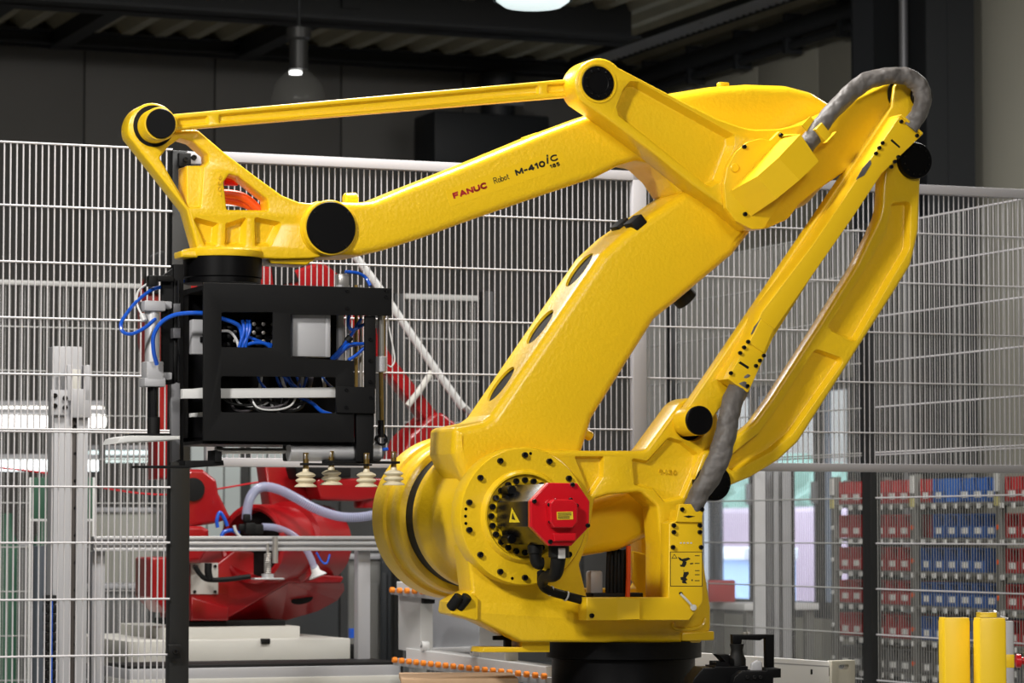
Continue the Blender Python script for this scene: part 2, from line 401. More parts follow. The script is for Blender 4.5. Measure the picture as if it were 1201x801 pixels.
struct(hobj('wall_front', MB().box(((A0 + A1) / 2, B0_ - 0.05, 2.6), (A1 - A0 + 0.4, 0.1, 5.2)), mwall), 'panelled wall behind the photographer')
# ceiling: trapezoidal sheet with ribs running into the hall
mb = MB(); pitch = 0.27; vs = []; fs = []
nA = int((A1 - A0 + 0.6) / pitch); aa = A0 - 0.3
prof = []
for i in range(nA): prof += [(aa + i * pitch, ZR + 0.10), (aa + i * pitch + 0.075, ZR + 0.10), (aa + i * pitch + 0.125, ZR), (aa + i * pitch + 0.215, ZR)]
for (x, z) in prof: vs += [(x, B0_ - 0.1, z), (x, B1_ + 0.2, z)]
for i in range(len(prof) - 1): fs.append((2 * i, 2 * i + 1, 2 * i + 3, 2 * i + 2))
mb.add(vs, fs); n0 = len(vs)
mb.box(((A0 + A1) / 2, (B0_ + B1_) / 2, ZR + 0.18), (A1 - A0 + 0.8, B1_ - B0_ + 0.8, 0.04))
struct(hobj('ceiling', mb, msheet), 'ribbed sheet metal roof seen from below')
# beams
def beam(name, label, c, d, m=mdark):
    o = hobj(name, MB().box(c, d), m); struct(o, label); return o
def ibeam_a(name, label, b, zb, h, w=0.30, a0=A0, a1=A1):
    am = (a0 + a1) / 2; L = a1 - a0
    mb = MB().box((am, b, zb + 0.012), (L, w, 0.024)).box((am, b, zb + h / 2), (L, 0.05, h)).box((am, b, zb + h - 0.012), (L, w, 0.024))
    return struct(hobj(name, mb, mdark), label)
zE = on_back(100, 57, B1_ - 0.1)[2]
ibeam_a('trim_1', 'dark eaves beam along the top of the back wall', B1_ - 0.12, zE, ZR - zE + 0.01, 0.22)
bb = on_back(340, 25, 21.4)
ibeam_a('trim_2', 'big dark roof beam crossing above the cell', 21.4, bb[2], 0.55, 0.42, A0, 9.6)
ibeam_a('trim_3', 'second dark roof beam nearer the camera', 16.5, 4.75, 0.4, 0.36)
for i, px in enumerate((-20, 105, 330)):
    q = on_back(px, 30, 23.0)[0]
    mb = MB().box((q, 22.7, ZR - 0.06), (0.14, 2.7, 0.12)); struct(hobj('trim_%d' % (4 + i), mb, mdark), 'dark rafter under the roof sheet, %s' % ('leftmost', 'second from left', 'beside the pendant lamp')[i])
# black column in the right corner, steel pipe beside it
cl_a = A1 - 0.35; c0 = on_right(1022, 100, cl_a)[1]; c1 = on_right(1112, 100, cl_a)[1]
mb = MB().box((cl_a + 0.10, (c0 + c1) / 2, 2.55), (0.20, abs(c1 - c0), 5.1)).box((cl_a + 0.02, c0 - 0.02, 2.55), (0.36, 0.03, 5.1)).box((cl_a + 0.02, c1 + 0.02, 2.55), (0.36, 0.03, 5.1))
struct(hobj('trim_7', mb, mdark), 'black steel wall column behind the elbow')
pb = on_right(1054, 100, cl_a - 0.1); mb = MB().cyl((cl_a - 0.06, pb[1], 0.0), (cl_a - 0.06, pb[1], 5.05), 0.03, 12); tag(hobj('drain_pipe', mb, mat('pipegrey', (0.16, 0.16, 0.17), 0.4, metal=0.3)), 'thin grey pipe running up the black wall column', 'pipe')
# cable trays along the right wall
def tray(name, label, p0, p1, a, hh, depth, m):
    q0 = on_right(*p0, a); q1 = on_right(*p1, a); z = (q0[2] + q1[2]) / 2
    return q0[1], q1[1], z
b0, b1, z = tray('', '', (705, 72), (870, 6), A1 - 0.5, 0, 0, None)
bA, bB = on_right(1003, 100, A1 - 0.5)[1], max(b0, b1) + 0.3
t_ = thing('cable_tray', 'upper cable tray with rungs hung along the right wall', 'cable tray', hall(A1 - 0.5, (bA + bB) / 2, z), YAW)
Lb = bB - bA
MB().box((-0.14, 0, 0.03), (0.02, Lb, 0.10)).box((0.14, 0, 0.03), (0.02, Lb, 0.10)).build('side_rail', mdark, t_)
rg = MB().box((0, 0, 0), (0.28, 0.03, 0.02)).mesh('rung'); rg.materials.append(mat('galvlight', (0.55, 0.56, 0.60), 0.4, metal=0.3))
for i in range(int(Lb / 0.11)): inst('rung', rg, t_, (0, -Lb / 2 + 0.05 + i * 0.11, 0.0))
for i in range(5):
    MB().box((0, -Lb / 2 + 0.6 + i * Lb / 5, (ZR - z) / 2), (0.03, 0.03, ZR - z)).build('hanger', mdark, t_)
b0, b1, z = tray('', '', (760, 85), (990, 5), A1 - 0.25, 0, 0, None)
bA, bB = on_right(1012, 100, A1 - 0.25)[1], max(b0, b1) + 0.6
t_ = thing('wall_duct', 'dark round duct clipped to the right wall below the tray', 'duct', hall(A1 - 0.13, (bA + bB) / 2, z), YAW); Lb = bB - bA
MB().cyl((0, -Lb / 2, 0), (0, Lb / 2, 0), 0.075, 16).build('duct_pipe', mdark, t_)
MB().cyl((0, -Lb / 2, -0.12), (0, Lb / 2, -0.12), 0.035, 12).build('conduit', mdark, t_)
for i in range(5): MB().box((0.02, -Lb / 2 + 0.5 + i * Lb / 5, -0.03), (0.14, 0.05, 0.30)).build('clip', mdark, t_)
# dark ventilation unit high on the back wall
q0 = on_back(505, 190, B1_ - 0.4); q1 = on_back(640, 150, B1_ - 0.4)
t_ = thing('ventilation_unit', 'black ventilation box high on the back wall behind the tie rod', 'air unit', hall((q0[0] + q1[0]) / 2, B1_ - 0.25, q0[2]), YAW)
MB().box((0, 0, 0.2), (q1[0] - q0[0], 0.48, 0.42), bev=0.02).build('case', mdark, t_)
MB().cyl((0.1, -0.1, 0.4), (0.1, -0.1, 0.75), 0.14, 20).build('duct_stub', mdark, t_)
MB().box((0.05, -0.22, 0.50), (0.45, 0.04, 0.03)).build('bracket', mat('galv', (0.25, 0.26, 0.28), 0.4, metal=0.6), t_)
# windows in the right wall, outdoors behind
mglass = bpy.data.materials.new('glass'); mglass.use_nodes = True
nt = mglass.node_tree; nt.nodes.clear(); out = nt.nodes.new('ShaderNodeOutputMaterial'); mx = nt.nodes.new('ShaderNodeMixShader'); tr_ = nt.nodes.new('ShaderNodeBsdfTransparent'); gl = nt.nodes.new('ShaderNodeBsdfGlossy')
gl.inputs['Roughness'].default_value = 0.05; mx.inputs[0].default_value = 0.08; tr_.inputs['Color'].default_value = (0.88, 0.92, 0.95, 1)
nt.links.new(tr_.outputs[0], mx.inputs[1]); nt.links.new(gl.outputs[0], mx.inputs[2]); nt.links.new(mx.outputs[0], out.inputs[0])
mframe = mat('windowframe', (0.055, 0.06, 0.065), 0.5)
for i, (xa, xb) in enumerate(((824, 884), (884, 961), (961, 1000))):
    q0 = on_right(xb, 640, A1)[1]; q1 = on_right(xa, 640, A1)[1]
    wn = struct(hobj('window_%d' % (i + 1), MB().box((A1 + 0.03, q0 + 0.045, (wz0 + wz1) / 2), (0.05, 0.09, wz1 - wz0)).box((A1 + 0.03, q1 - 0.045, (wz0 + wz1) / 2), (0.05, 0.09, wz1 - wz0)).box((A1 + 0.03, (q0 + q1) / 2, wz0 + 0.06), (0.05, q1 - q0, 0.12)).box((A1 + 0.03, (q0 + q1) / 2, wz1 - 0.04), (0.05, q1 - q0, 0.08)), mframe),
        'dark framed glazing in the right wall, ' + ('left pane behind the yellow turret', 'middle pane beside the grey portal post', 'right pane partly behind the bin rack')[i])
    MB().box((A1 + 0.03, (q0 + q1) / 2, (wz0 + wz1) / 2), (0.012, q1 - q0 - 0.16, wz1 - wz0 - 0.16)).build('pane', mglass, wn)
    MB().box((A1 - 0.015, q0 + 0.05, (wz0 + wz1) / 2 + 0.05), (0.05, 0.03, 0.16), bev=0.005).build('handle', 'alumat', wn)
q1 = on_right(829, 640, A1)[1]; MB().box((A1 - 0.02, q1, (wz0 + wz1) / 2), (0.04, 0.07, wz1 - wz0)).build('lit_frame_strip', 'white', wn)  # lit edge of the frame, its brightness put into the white colour
# outdoors
struct(hobj('outdoor_ground', MB().box((A1 + 20.3, 20, -0.4), (39, 70, 0.1)), mat('gravel', (0.34, 0.29, 0.32), 0.9, var=0.3, vscale=0.6)), 'reddish gravel yard outside the glazing')
mb = MB()
for k in range(260):
    c = (A1 + 8 + random.uniform(-0.8, 1.2), random.uniform(20, 45), random.uniform(0.9, 1.75)); r = random.uniform(0.25, 0.5)
    mb.lathe(c, (random.uniform(-1, 1), random.uniform(-1, 1), 1), [(0, -r), (r * 0.7, -r * 0.7), (r, 0), (r * 0.7, r * 0.7), (0, r)], 6)
mb.box((A1 + 8.4, 32, 0.6), (0.6, 26, 1.8))
tag(hobj('hedge', mb, mat('hedge', (0.15, 0.24, 0.18), 0.8, var=0.5, vscale=2)), 'blurred green hedge outside the glazing', 'hedge')
tag(hobj('garden_bank', MB().box((A1 + 6.2, 30, 0.5), (1.2, 30, 1.7), bev=0.2), mat('bank', (0.33, 0.24, 0.27), 0.9, var=0.4, vscale=1.2)), 'reddish earth bank in front of the outdoor hedge', 'bank')
t_ = thing('neighbour_building', 'pale beige building beyond the hedge outside the glazing', 'building', hall(A1 + 16, 40, -0.35), YAW)
MB().box((0, 0, 4), (2, 60, 8)).build('facade', mat('facade', (0.20, 0.175, 0.14), 0.8, var=0.06), t_)
for i in range(9): MB().box((-1.02, -24 + i * 6, 4.6), (0.06, 1.6, 1.2)).build('window_pane', mat('dimglass', (0.10, 0.12, 0.15), 0.2), t_)
q = on_right(852, 690, A1 + 3.0)
t_ = thing('outdoor_container', 'pale blue container outside the left glazing pane', 'container', hall(A1 + 3.2, q[1], -0.35), YAW)
hh = on_right(852, 655, A1 + 3.0)[2] + 0.35
MB().box((0, 0, hh / 2), (0.5, 1.3, hh), bev=0.02).build('body', mat('contblue', (0.30, 0.42, 0.62), 0.5), t_)
MB().box((-0.05, 0, hh + 0.05), (0.6, 1.4, 0.12), bev=0.02).build('lid', 'white', t_)
# pendant lamps
def pendant(px, py, Y, s, label, lit):
    p = at(px, py, Y); t = thing('pendant_lamp', label, 'lamp', p, 0, 'pendant hall lamps')
    MB().lathe((0, 0, 0), (0, 0, 1), [(0.22 * s, 0), (0.225 * s, 0.01), (0.19 * s, 0.16 * s), (0.09 * s, 0.26 * s), (0.085 * s, 0.27 * s)], 32).build('shade', mat('shade', (0.10, 0.11, 0.11), 0.3, metal=0.4, alpha=1.0) if lit else mat('glassbell', (0.30, 0.30, 0.28), 0.2, trans=0.0, alpha=0.12), t)
    MB().lathe((0, 0, 0), (0, 0, 1), [(0, 0.27 * s), (0.075 * s, 0.27 * s), (0.075 * s, 0.50 * s), (0.10 * s, 0.52 * s), (0.10 * s, 0.60 * s), (0, 0.60 * s)], 24).build('housing', mat('lamphousing', (0.05, 0.05, 0.05), 0.4, metal=0.3), t)
    MB().cyl((0, 0, 0.60 * s), (0, 0, ZR + 0.0 - p.z), 0.012, 8).build('stem', mdark, t)
    if lit: MB().lathe((0, 0, 0.012), (0, 0, -1), [(0, 0), (0.205 * s, 0), (0.205 * s, 0.012), (0.16 * s, 0.045 * s), (0, 0.06 * s)], 32).build('diffuser', mat('diffuser', (0.8, 0.85, 0.85), 0.4, emit=(0.80, 0.95, 0.95), estr=0.85), t)
    else: MB().lathe((-0.02, 0, 0.26 * s), (0, 0, -1), [(0, 0), (0.05 * s, 0.0), (0.05 * s, 0.02), (0, 0.025)], 16).build('bulb', mat('bulb', (0.9, 0.9, 0.9), 0.4, emit=(1, 1, 0.97), estr=3.0), t)
    return t
pendant(625, 1, 16.0, 0.92, 'lit pendant lamp cut off by the top edge, with pale round diffuser', True)
pendant(350, 122, 21.0, 0.85, 'dark pendant lamp with clear bell hanging before the back wall', False)
# ================================================================== the yellow palletising robot
J2W = at(615, 605.5, 11.1)
FR = Frame((J2W.x, J2W.y), YAW)
rob = thing('palletizing_robot', 'large yellow palletising robot arm on a black base in front of the mesh gate', 'robot', (J2W.x, J2W.y, 0), YAW)
ZJ = J2W.z
AX = Vector((0, -1, 0))
def NP(u, z, n): return Vector((u, -n, z))
cA = K(130, 90, 3.483); cE = K(640, 50, 3.483); cFq = K(840, 60, 3.639); cC = K(430, 470, 2.42); cD = K(640, 450, 2.283)
cM = K(560, 530, 5.006); cG = K(830, 120, 5.006); cV = K(770, 570, 4.0); cQ = K(760, 250, 2.585); cH = K(540, 220, 2.503)
_b = MB(); _b.lathe((0, 0, 0), AX, [(0.0085, 0), (0.0085, 0.009), (0.0075, 0.0105), (0.0045, 0.0105), (0.0040, 0.006), (0, 0.006)], 14)
BOLT = _b.mesh('bolt'); BOLT.materials.append(M_('bolt'))
def bolt(parent, u, z, n, s=1.0, name='bolt'): return inst(name, BOLT, parent, NP(u, z, n), None, (s, s, s))
def bolt_px(parent, fr, px, py, n, s=1.0):
    a = fr.uv(px, py, n); return bolt(parent, a[0], a[1], n, s)

# ---- base
cu, cz = FR.uv(731, 754, -0.30)
TZ = cz
mb = MB(); mb.lathe((cu, 0.30, 0), (0, 0, 1), [(0, 0), (0.315, 0), (0.315, 0.04), (0.31, 0.05), (0.30, 0.06), (0.30, 0.30), (0.262, 0.36), (0.262, TZ - 0.055), (0.285, TZ - 0.05), (0.285, TZ + 0.01), (0, TZ + 0.01)], 56)
base = mb.build('base', 'black', rob); base['label'] = 'black round base ring'
# ---- turret frame (near side casting with bracket, window and boss)
outer = ([(612, 753), (822, 754), (834, 738, 5), (834, 712), (823, 640, 8), (802, 625, 4), (804, 592, 8), (838, 528, 10)] + arcp(816, 494, 27, 28, -20, 150, 14)
         + [(757, 528.5, 9), (700, 528.5), (640, 528), (590, 533), (556, 560), (545, 605), (551, 668), (554, 693), (531, 705, 3), (529, 720, 4), (562, 728, 15), (595, 744, 10)])
win = [(698, 585, 3), (714, 580), (752, 577, 10), (771, 594, 8), (775, 640), (775, 702, 3), (690, 704, 3), (680, 662, 8), (690, 636, 8)]
pk1 = cD([(78, 195, 3), (156, 195, 3), (154, 250, 6), (118, 304, 4), (105, 262, 6)])
pk2 = cD([(232, 200, 5), (272, 207, 12), (330, 143, 12), (366, 155, 10), (408, 188, 8), (402, 225, 8), (368, 306, 8), (318, 318, 8), (290, 284, 10), (238, 272, 8)])
pin = circ_uv(FR.uv(811, 494, -0.06), 0.071)
cv = lambda P, n: [FR.uv(x, y, n) for x, y in fillet(P)]
mb = MB(); casting(mb, cv(outer, -0.06), -0.06, -0.20, 0.012, [cv(win, -0.06)], [(cv(pk1, -0.06), 0.025, 0.006), (cv(pk2, -0.06), 0.022, 0.008), (pin, 0.05, 0.001)])
tur = weld_build(mb, 'turret_frame', 'yellow', rob)
_p = FR.uv(811, 494, -0.06); MB().lathe(NP(_p[0], _p[1], -0.108), AX, [(0.069, 0), (0.069, 0.012), (0, 0.012)], 36).build('gap_shade', 'rubber', tur)  # black disc paints the shade in the gap around the pin
lug = cast_px(FR, 'foot_lug', 'yellow', tur, [(800, 742), (838, 740, 2), (838, 751, 2), (800, 752)], -0.05, -0.16, 0.005)
tp = cD([(335, 655, 5), (345, 590, 8), (425, 595, 10), (420, 655, 8), (400, 660, 4)])
# raised rib around the lower right pocket
rb = MB(); rb.tube([FR.L(*p, -0.058) for p in cD([(342, 640), (348, 655), (390, 657), (418, 648), (428, 628)])], 0.007, 8); rb.build('rib', 'yellow', tur)
# far side plate of the turret and bottom slab
cast_px(FR, 'turret_far_plate', 'yellow', rob, [(600, 735), (792, 735), (794, 600, 10), (770, 545, 10), (660, 545), (560, 600, 30), (562, 690, 20)], -0.44, -0.56, 0.015,
        holes=[[(660, 620, 10), (752, 615, 10), (756, 690, 8), (664, 690, 8)]])
mb = MB(); mb.lathe((cu - 0.02, 0.30, 0), (0, 0, 1), [(0, TZ), (0.215, TZ), (0.225, TZ + 0.012), (0.225, TZ + 0.08), (0.20, TZ + 0.12), (0, TZ + 0.12)], 48)
mb.build('turret_table', 'yellow', rob)
# skirt of the turret lower left (scooped casting towards the viewer)
sk = MB(); sk.lathe(NP(FR.uv(690, 690, -0.2)[0], 0, 0.0) + Vector((0, 0.22, 0)), (0, 0, 1), [(0.235, TZ + 0.004), (0.243, TZ + 0.015), (0.235, TZ + 0.06), (0.20, TZ + 0.10)], 40)
pass
# bumper block with two rubber stops, stop plate underneath
blk = cast_px(FR, 'stop_block', 'yellow', rob, cC([(236, 570, 3), (300, 545, 3), (318, 560), (318, 626, 6), (240, 605, 4)]), -0.045, -0.14, 0.006)
for X in (258, 281):
    p = FR.uv(*cC([(X, 572)])[0], -0.02); mb = MB()
    mb.cyl(NP(p[0] - 0.012, p[1] - 0.022, -0.06), NP(p[0] + 0.012, p[1] + 0.022, -0.03), 0.019, 18, bev=0.004); mb.build('rubber_stop', 'rubber', blk)
tabp = cast_px(FR, 'stop_plate', 'yellow', rob, [(566, 765), (645, 765), (645, 752), (612, 752), (612, 759), (568, 759)], -0.10, -0.22, 0.003)
mb = MB(); a = FR.L(595, 753, -0.15); mb.box(a, (0.022, 0.03, 0.05), bev=0.003); mb.box(a + Vector((-0.02, 0, 0.015)), (0.07, 0.016, 0.016), bev=0.003); mb.cyl(a + Vector((0.005, 0, 0.02)), a + Vector((0.005, 0, 0.04)), 0.012)
mb.build('limit_switch', 'black', tabp)

# ---- shoulder drive: flange, drum, bolts
mb = MB(); mb.lathe(NP(0, ZJ, -0.09), AX, [(0, 0), (0.236, 0), (0.243, 0.006), (0.243, 0.083), (0.238, 0.09), (0.166, 0.09), (0.161, 0.098), (0.154, 0.106), (0.148, 0.106), (0.143, 0.098), (0.141, 0.09), (0.100, 0.088), (0, 0.088)], 72)
fl = mb.build('shoulder_flange', 'yellow', rob)
for k in range(14):
    a = R(90 + k * 360 / 14); bolt(fl, 0.215 * math.cos(a), ZJ + 0.215 * math.sin(a), 0.0, 1.25)
for k in range(24):
    a = R(k * 15); bolt(fl, 0.127 * math.cos(a), ZJ + 0.127 * math.sin(a), 0.0, 1.25)
DOT = MB().lathe((0, 0, 0), AX, [(0, 0), (0.0055, 0), (0.0055, 0.0012), (0, 0.0012)], 12).mesh('plug'); DOT.materials.append(M_('black'))
for a in (173.5, 180, 186.5, 84, 258): inst('plug', DOT, fl, NP(0.222 * math.cos(R(a)), ZJ + 0.222 * math.sin(R(a)), 0))
mb = MB(); mb.lathe(NP(0, ZJ, 0), AX, [(0, -0.78), (0.27, -0.78), (0.302, -0.75), (0.302, -0.66), (0.297, -0.645), (0.286, -0.64), (0.284, -0.60), (0.288, -0.575), (0.288, -0.53), (0.280, -0.515), (0.268, -0.51), (0.255, -0.508)], 72)
dr = mb.build('shoulder_drum', 'yellow', rob)
mb = MB(); mb.lathe(NP(0, ZJ, 0), AX, [(0.20, -0.54), (0.258, -0.54), (0.258, -0.41), (0.20, -0.41)], 72); s_ = mb.build('seal_ring', 'rubber', rob); s_['label'] = 'black seal ring between the drum halves'
mb = MB(); mb.lathe(NP(0, ZJ, 0), AX, [(0.250, -0.432), (0.262, -0.425), (0.264, -0.385), (0.258, -0.365), (0.236, -0.345), (0.226, -0.32), (0.224, -0.20), (0.216, -0.185), (0.214, -0.08)], 72)
mb.build('shoulder_housing', 'yellow', rob)

# ---- shoulder motor
fm = cM([(314, 288, 4), (415, 181, 4), (588, 183, 4), (660, 290, 4), (657, 440, 4), (552, 552, 4), (420, 551, 4), (314, 440, 4)])
NM = 0.33
mo = bpy.data.objects.new('shoulder_motor', None); COL.objects.link(mo); mo.parent = rob
def motor(fr, root, pts, NM, nback, root_scale=0.80):
    cap = cast_px(fr, 'end_cap', 'redcap', root, pts, NM, NM - 0.028, 0.004); cap['label'] = 'red octagonal motor end cap'
    uv = [fr.uv(x, y, NM) for x, y in fillet(pts)]; c = [sum(p[i] for p in uv) / len(uv) for i in (0, 1)]
    body = [(c[0] + (p[0] - c[0]) * 0.97, c[1] + (p[1] - c[1]) * 0.97) for p in uv]
    mb = MB(); casting(mb, body, NM - 0.028, nback, 0.002); b = weld_build(mb, 'motor_body', 'bolt', root)
    hw = 0.115 * root_scale
    mb = MB(); casting(mb, fillet([(c[0] - hw, c[1] - hw, 0.03), (c[0] + hw, c[1] - hw, 0.03), (c[0] + hw, c[1] + hw, 0.03), (c[0] - hw, c[1] + hw, 0.03)]), nback + 0.045, nback, 0.006); weld_build(mb, 'mounting_plate', 'black', root)
    for sx in (-1, 1):
        for sz in (-1, 1):
            mb = MB(); mb.cyl(NP(c[0] + sx * 0.085, c[1] + sz * 0.085, nback + 0.02), NP(c[0] + sx * 0.085, c[1] + sz * 0.085, nback + 0.085), 0.017, 14, bev=0.003); mb.build('corner_lug', 'black', root)
    return cap, b, c
cap, mbody, mc = motor(FR, mo, fm, NM, 0.01)
ho = cast_px(FR, 'encoder_cover', 'redcap', cap, cM([(428, 300, 4), (450, 278, 4), (560, 280, 4), (590, 312, 4), (588, 412, 4), (560, 446, 4), (452, 445, 4), (428, 412, 4)]), NM + 0.034, NM - 0.001, 0.004)
cast_px(FR, 'connector_cover', 'redcap', cap, cM([(448, 478, 4), (584, 474, 4), (578, 524, 4), (452, 526, 4)]), NM + 0.016, NM - 0.001, 0.004)
for q in ((455, 285), (545, 280), (580, 315), (426, 410), (420, 310)): bolt_px(ho, FR, *cM([q])[0], NM + 0.018, 0.8)
for q in ((332, 290), (556, 192), (645, 432), (425, 527)): bolt_px(cap, FR, *cM([q])[0], NM, 0.9)
lb = cast_px(FR, 'rating_plate', mat('platelabel', (0.75, 0.55, 0.02), 0.5), ho, cM([(466, 352), (560, 350), (562, 396), (468, 398)]), NM + 0.0352, NM + 0.034, 0)
for i, y in enumerate((360, 370, 380, 389)):
    cast_px(FR, 'print_line', 'blacktext', lb, cM([(472, y - 2), (552 - (10 if i > 1 else 0), y - 3), (552 - (10 if i > 1 else 0), y + 2), (472, y + 3)]), NM + 0.0358, NM + 0.0352, 0)
# yellow warning triangle on the motor side (on the left facet)
uL = mc[0] - 0.97 * (mc[0] - FR.uv(*cM([(314, 360)])[0], NM)[0]); dz = FR.mpp(655, 600, NM)
mb = MB(); mb.add([(uL - 0.0012, -0.150, ZJ + 0.03), (uL - 0.0012, -0.225, ZJ - 0.022), (uL - 0.0012, -0.125, ZJ - 0.022)], [(0, 1, 2)])
mb.build('warning_triangle', mat('warnyellow', (0.8, 0.6, 0.02), 0.5), mbody)
mb = MB(); mb.add([(uL - 0.0020, -0.158, ZJ + 0.012), (uL - 0.0020, -0.185, ZJ - 0.014), (uL - 0.0020, -0.150, ZJ - 0.010)], [(0, 1, 2)]); mb.build('warning_mark', 'blacktext', mbody)
# connectors and the motor cable
mb = MB(); p0 = FR.L(*cM([(478, 545)])[0], 0.26)
mb.tube([p0, FR.L(*cM([(475, 600)])[0], 0.26), FR.L(*cM([(470, 660)])[0], 0.25), FR.L(*cM([(455, 720)])[0], 0.22), FR.L(*cM([(400, 735)])[0], 0.16), FR.L(*cM([(380, 770)])[0], 0.12)], 0.026, 14, rfun=lambda t, a: 1.15 - 0.45 * t)
mb.cyl(p0 + Vector((0, 0, 0.01)), p0 - Vector((0, 0, 0.045)), 0.036, 18, bev=0.004)
mb.build('motor_connector', 'rubber', mo)
mb = MB(); a = FR.L(*cM([(495, 595)])[0], 0.295); mb.box(a, (0.026, 0.004, 0.036), bev=0.001); mb.build('cable_tag', 'whitecable', mo)
mb = MB(); mb.tube([FR.L(*cM([q])[0], 0.16) for q in ((340, 560), (340, 610), (352, 650), (380, 655))], 0.022, 12); mb.cyl(FR.L(*cM([(338, 545)])[0], 0.16), FR.L(*cM([(338, 600)])[0], 0.16), 0.027, 14, bev=0.004)
mb.build('brake_connector', 'rubber', mo)
mb = MB(); mb.tube([FR.L(*q) for q in ((635, 672, 0.10), (636, 686, 0.06), (645, 693, 0.04), (665, 699, 0.02), (692, 706, 0.02))], 0.016, 12); cb = mb.build('motor_cable', 'rubber', mo)
for q in ((646, 693), (664, 699)):
    mb = MB(); a = FR.L(*q, 0.035); mb.lathe(a, (1, 0, -0.35), [(0.0172, -0.003), (0.0185, -0.003), (0.0185, 0.003), (0.0172, 0.003)], 14); mb.build('cable_tie', 'whitecable', cb)

# ---- upper arm
ua_pts = [(600, 640), (548, 572), (532, 532, 8), (533, 501, 7), (567, 494, 10), (577, 487, 10), (707, 297, 30), (733, 273, 20), (806, 222), (850, 234), (886, 268, 8), (862, 298, 20), (800, 350, 30), (770, 374, 30), (697, 490, 15), (684, 532), (660, 590)]
ua = cast_px(FR, 'upper_arm', 'yellow', rob, ua_pts, -0.13, -0.40, 0.036, bseg=5, ang=45)
e0 = Vector(FR.uv(577, 487, -0.13)); e1 = Vector(FR.uv(707, 297, -0.13)); ed = (e1 - e0).normalized(); en = Vector((-ed.y, ed.x))
if en.x > 0: en = -en
cut = MB()
ctrs = []
for t in (0.20, 0.555, 0.915):
    c = e0.lerp(e1, t); ctrs.append(c)
    vs = []; NSEG = 32; hl, hw = 0.078, 0.062
    for dep in (-0.10, 0.03):
        for k in range(NSEG):
            a = 2 * math.pi * k / NSEG; q = c + ed * (hl * math.cos(a)) + en * dep
            vs.append((q.x, 0.262 + hw * math.sin(a), q.y))
    fs = [(k, (k + 1) % NSEG, NSEG + (k + 1) % NSEG, NSEG + k) for k in range(NSEG)] + [tuple(range(NSEG))[::-1], tuple(range(NSEG, 2 * NSEG))]
    cut.add(vs, fs, True)
co = cut.build('cutter', 'yellow', rob)
md = ua.modifiers.new('holes', 'BOOLEAN'); md.operation = 'DIFFERENCE'; md.object = co; md.solver = 'EXACT'
dg = bpy.context.evaluated_depsgraph_get(); nm = bpy.data.meshes.new_from_object(ua.evaluated_get(dg)); ua.modifiers.clear(); ua.data = nm
bpy.data.objects.remove(co)
nm.set_sharp_from_angle(angle=R(45))
for c in ctrs:
    vs = []
    for k in range(32):
        a = 2 * math.pi * k / 32; q = c + ed * (0.0775 * math.cos(a)) - en * 0.010
        vs.append((q.x, 0.262 + 0.0615 * math.sin(a), q.y))
    mb = MB(); mb.add(vs, [tuple(range(32))]); mb.build('hole_shade', 'rubber', ua)  # black disc paints the dark hollow inside each hole
for (px, py, n) in ((729, 266, -0.30), (745, 262, -0.17)):
    mb = MB(); a = FR.L(px, py, n); rt = Matrix.Rotation(R(-40), 3, 'Y')
    mb.box(a, (0.055, 0.075, 0.040), rot=rt, bev=0.005); mb.build('sensor_block', 'rubber', ua)
mb = MB(); a = FR.L(687, 510, -0.2); mb.cyl(a + Vector((-0.01, 0, 0.01)), a + Vector((0.022, 0, -0.008)), 0.018, 14, bev=0.004); mb.build('lifting_boss', 'yellow', ua)
mb = MB(); a = FR.L(800, 346, -0.3); mb.cyl(a + Vector((-0.02, 0, 0.02)), a + Vector((0.022, 0, -0.022)), 0.045, 20, bev=0.004); mb.build('rear_plug', 'rubber', ua)

# ---- forearm
fa_pts = (arcp(386, 267, 33, 34, -70, -250, 16)[::1] + [(402, 236), (424, 236.5, 12), (439, 235, 20), (484, 216.5, 20), (511, 206), (560, 186.5), (640, 153.5), (701, 131), (765, 112, 10), (838, 120, 10), (880, 160, 20),
          (870, 235, 20), (820, 245, 20), (796, 226, 8), (784, 208, 14), (766, 191, 14), (748, 188, 14), (728, 194, 14), (700, 208), (640, 228), (548, 260), (496, 279), (452, 293, 15), (425, 299, 10)])
fa = cast_px(FR, 'forearm', 'yellow', rob, fa_pts, -0.15, -0.40, 0.030, bseg=5, ang=45)
rh_pts = [(765, 125), (785, 109, 10), (838, 100.5, 40), (881, 97.5, 60), (925, 99, 40), (955, 107, 25), (1000, 135, 30), (1005, 180, 30), (950, 240, 30), (890, 262, 20), (820, 220, 20)]
rh = cast_px(FR, 'elbow_housing', 'yellow', rob, rh_pts, -0.145, -0.46, 0.045, bseg=5, ang=45)
mb = MB(); mb.box(FR.L(848, 100, -0.2), (0.04, 0.03, 0.02), bev=0.004); mb.build('lug', 'yellow', rh)
mb = MB(); mb.box(FR.L(622, 163, -0.25), (0.06, 0.04, 0.03), rot=Matrix.Rotation(R(-20), 3, 'Y'), bev=0.006); mb.build('lug', 'yellow', fa)
mb = MB(); a = FR.L(411, 234, -0.26); mb.cyl(a + Vector((-0.025, 0, 0)), a + Vector((0.025, 0, 0.004)), 0.022, 16, bev=0.006); mb.build('lug', 'yellow', fa)
wc = FR.uv(388, 267, -0.14)
mb = MB(); mb.lathe(NP(wc[0], wc[1], -0.15), AX, [(0.098, -0.01), (0.098, 0.006), (0.095, 0.010), (0, 0.010)], 48); wr = mb.build('wrist_pivot_rim', 'yellow', fa)
mb = MB(); mb.lathe(NP(wc[0], wc[1], -0.15), AX, [(0.090, 0.009), (0.090, 0.016), (0.088, 0.018), (0, 0.018)], 48); wcap = mb.build('pivot_cap', 'black', fa); wcap['label'] = 'round black wrist pivot cap'
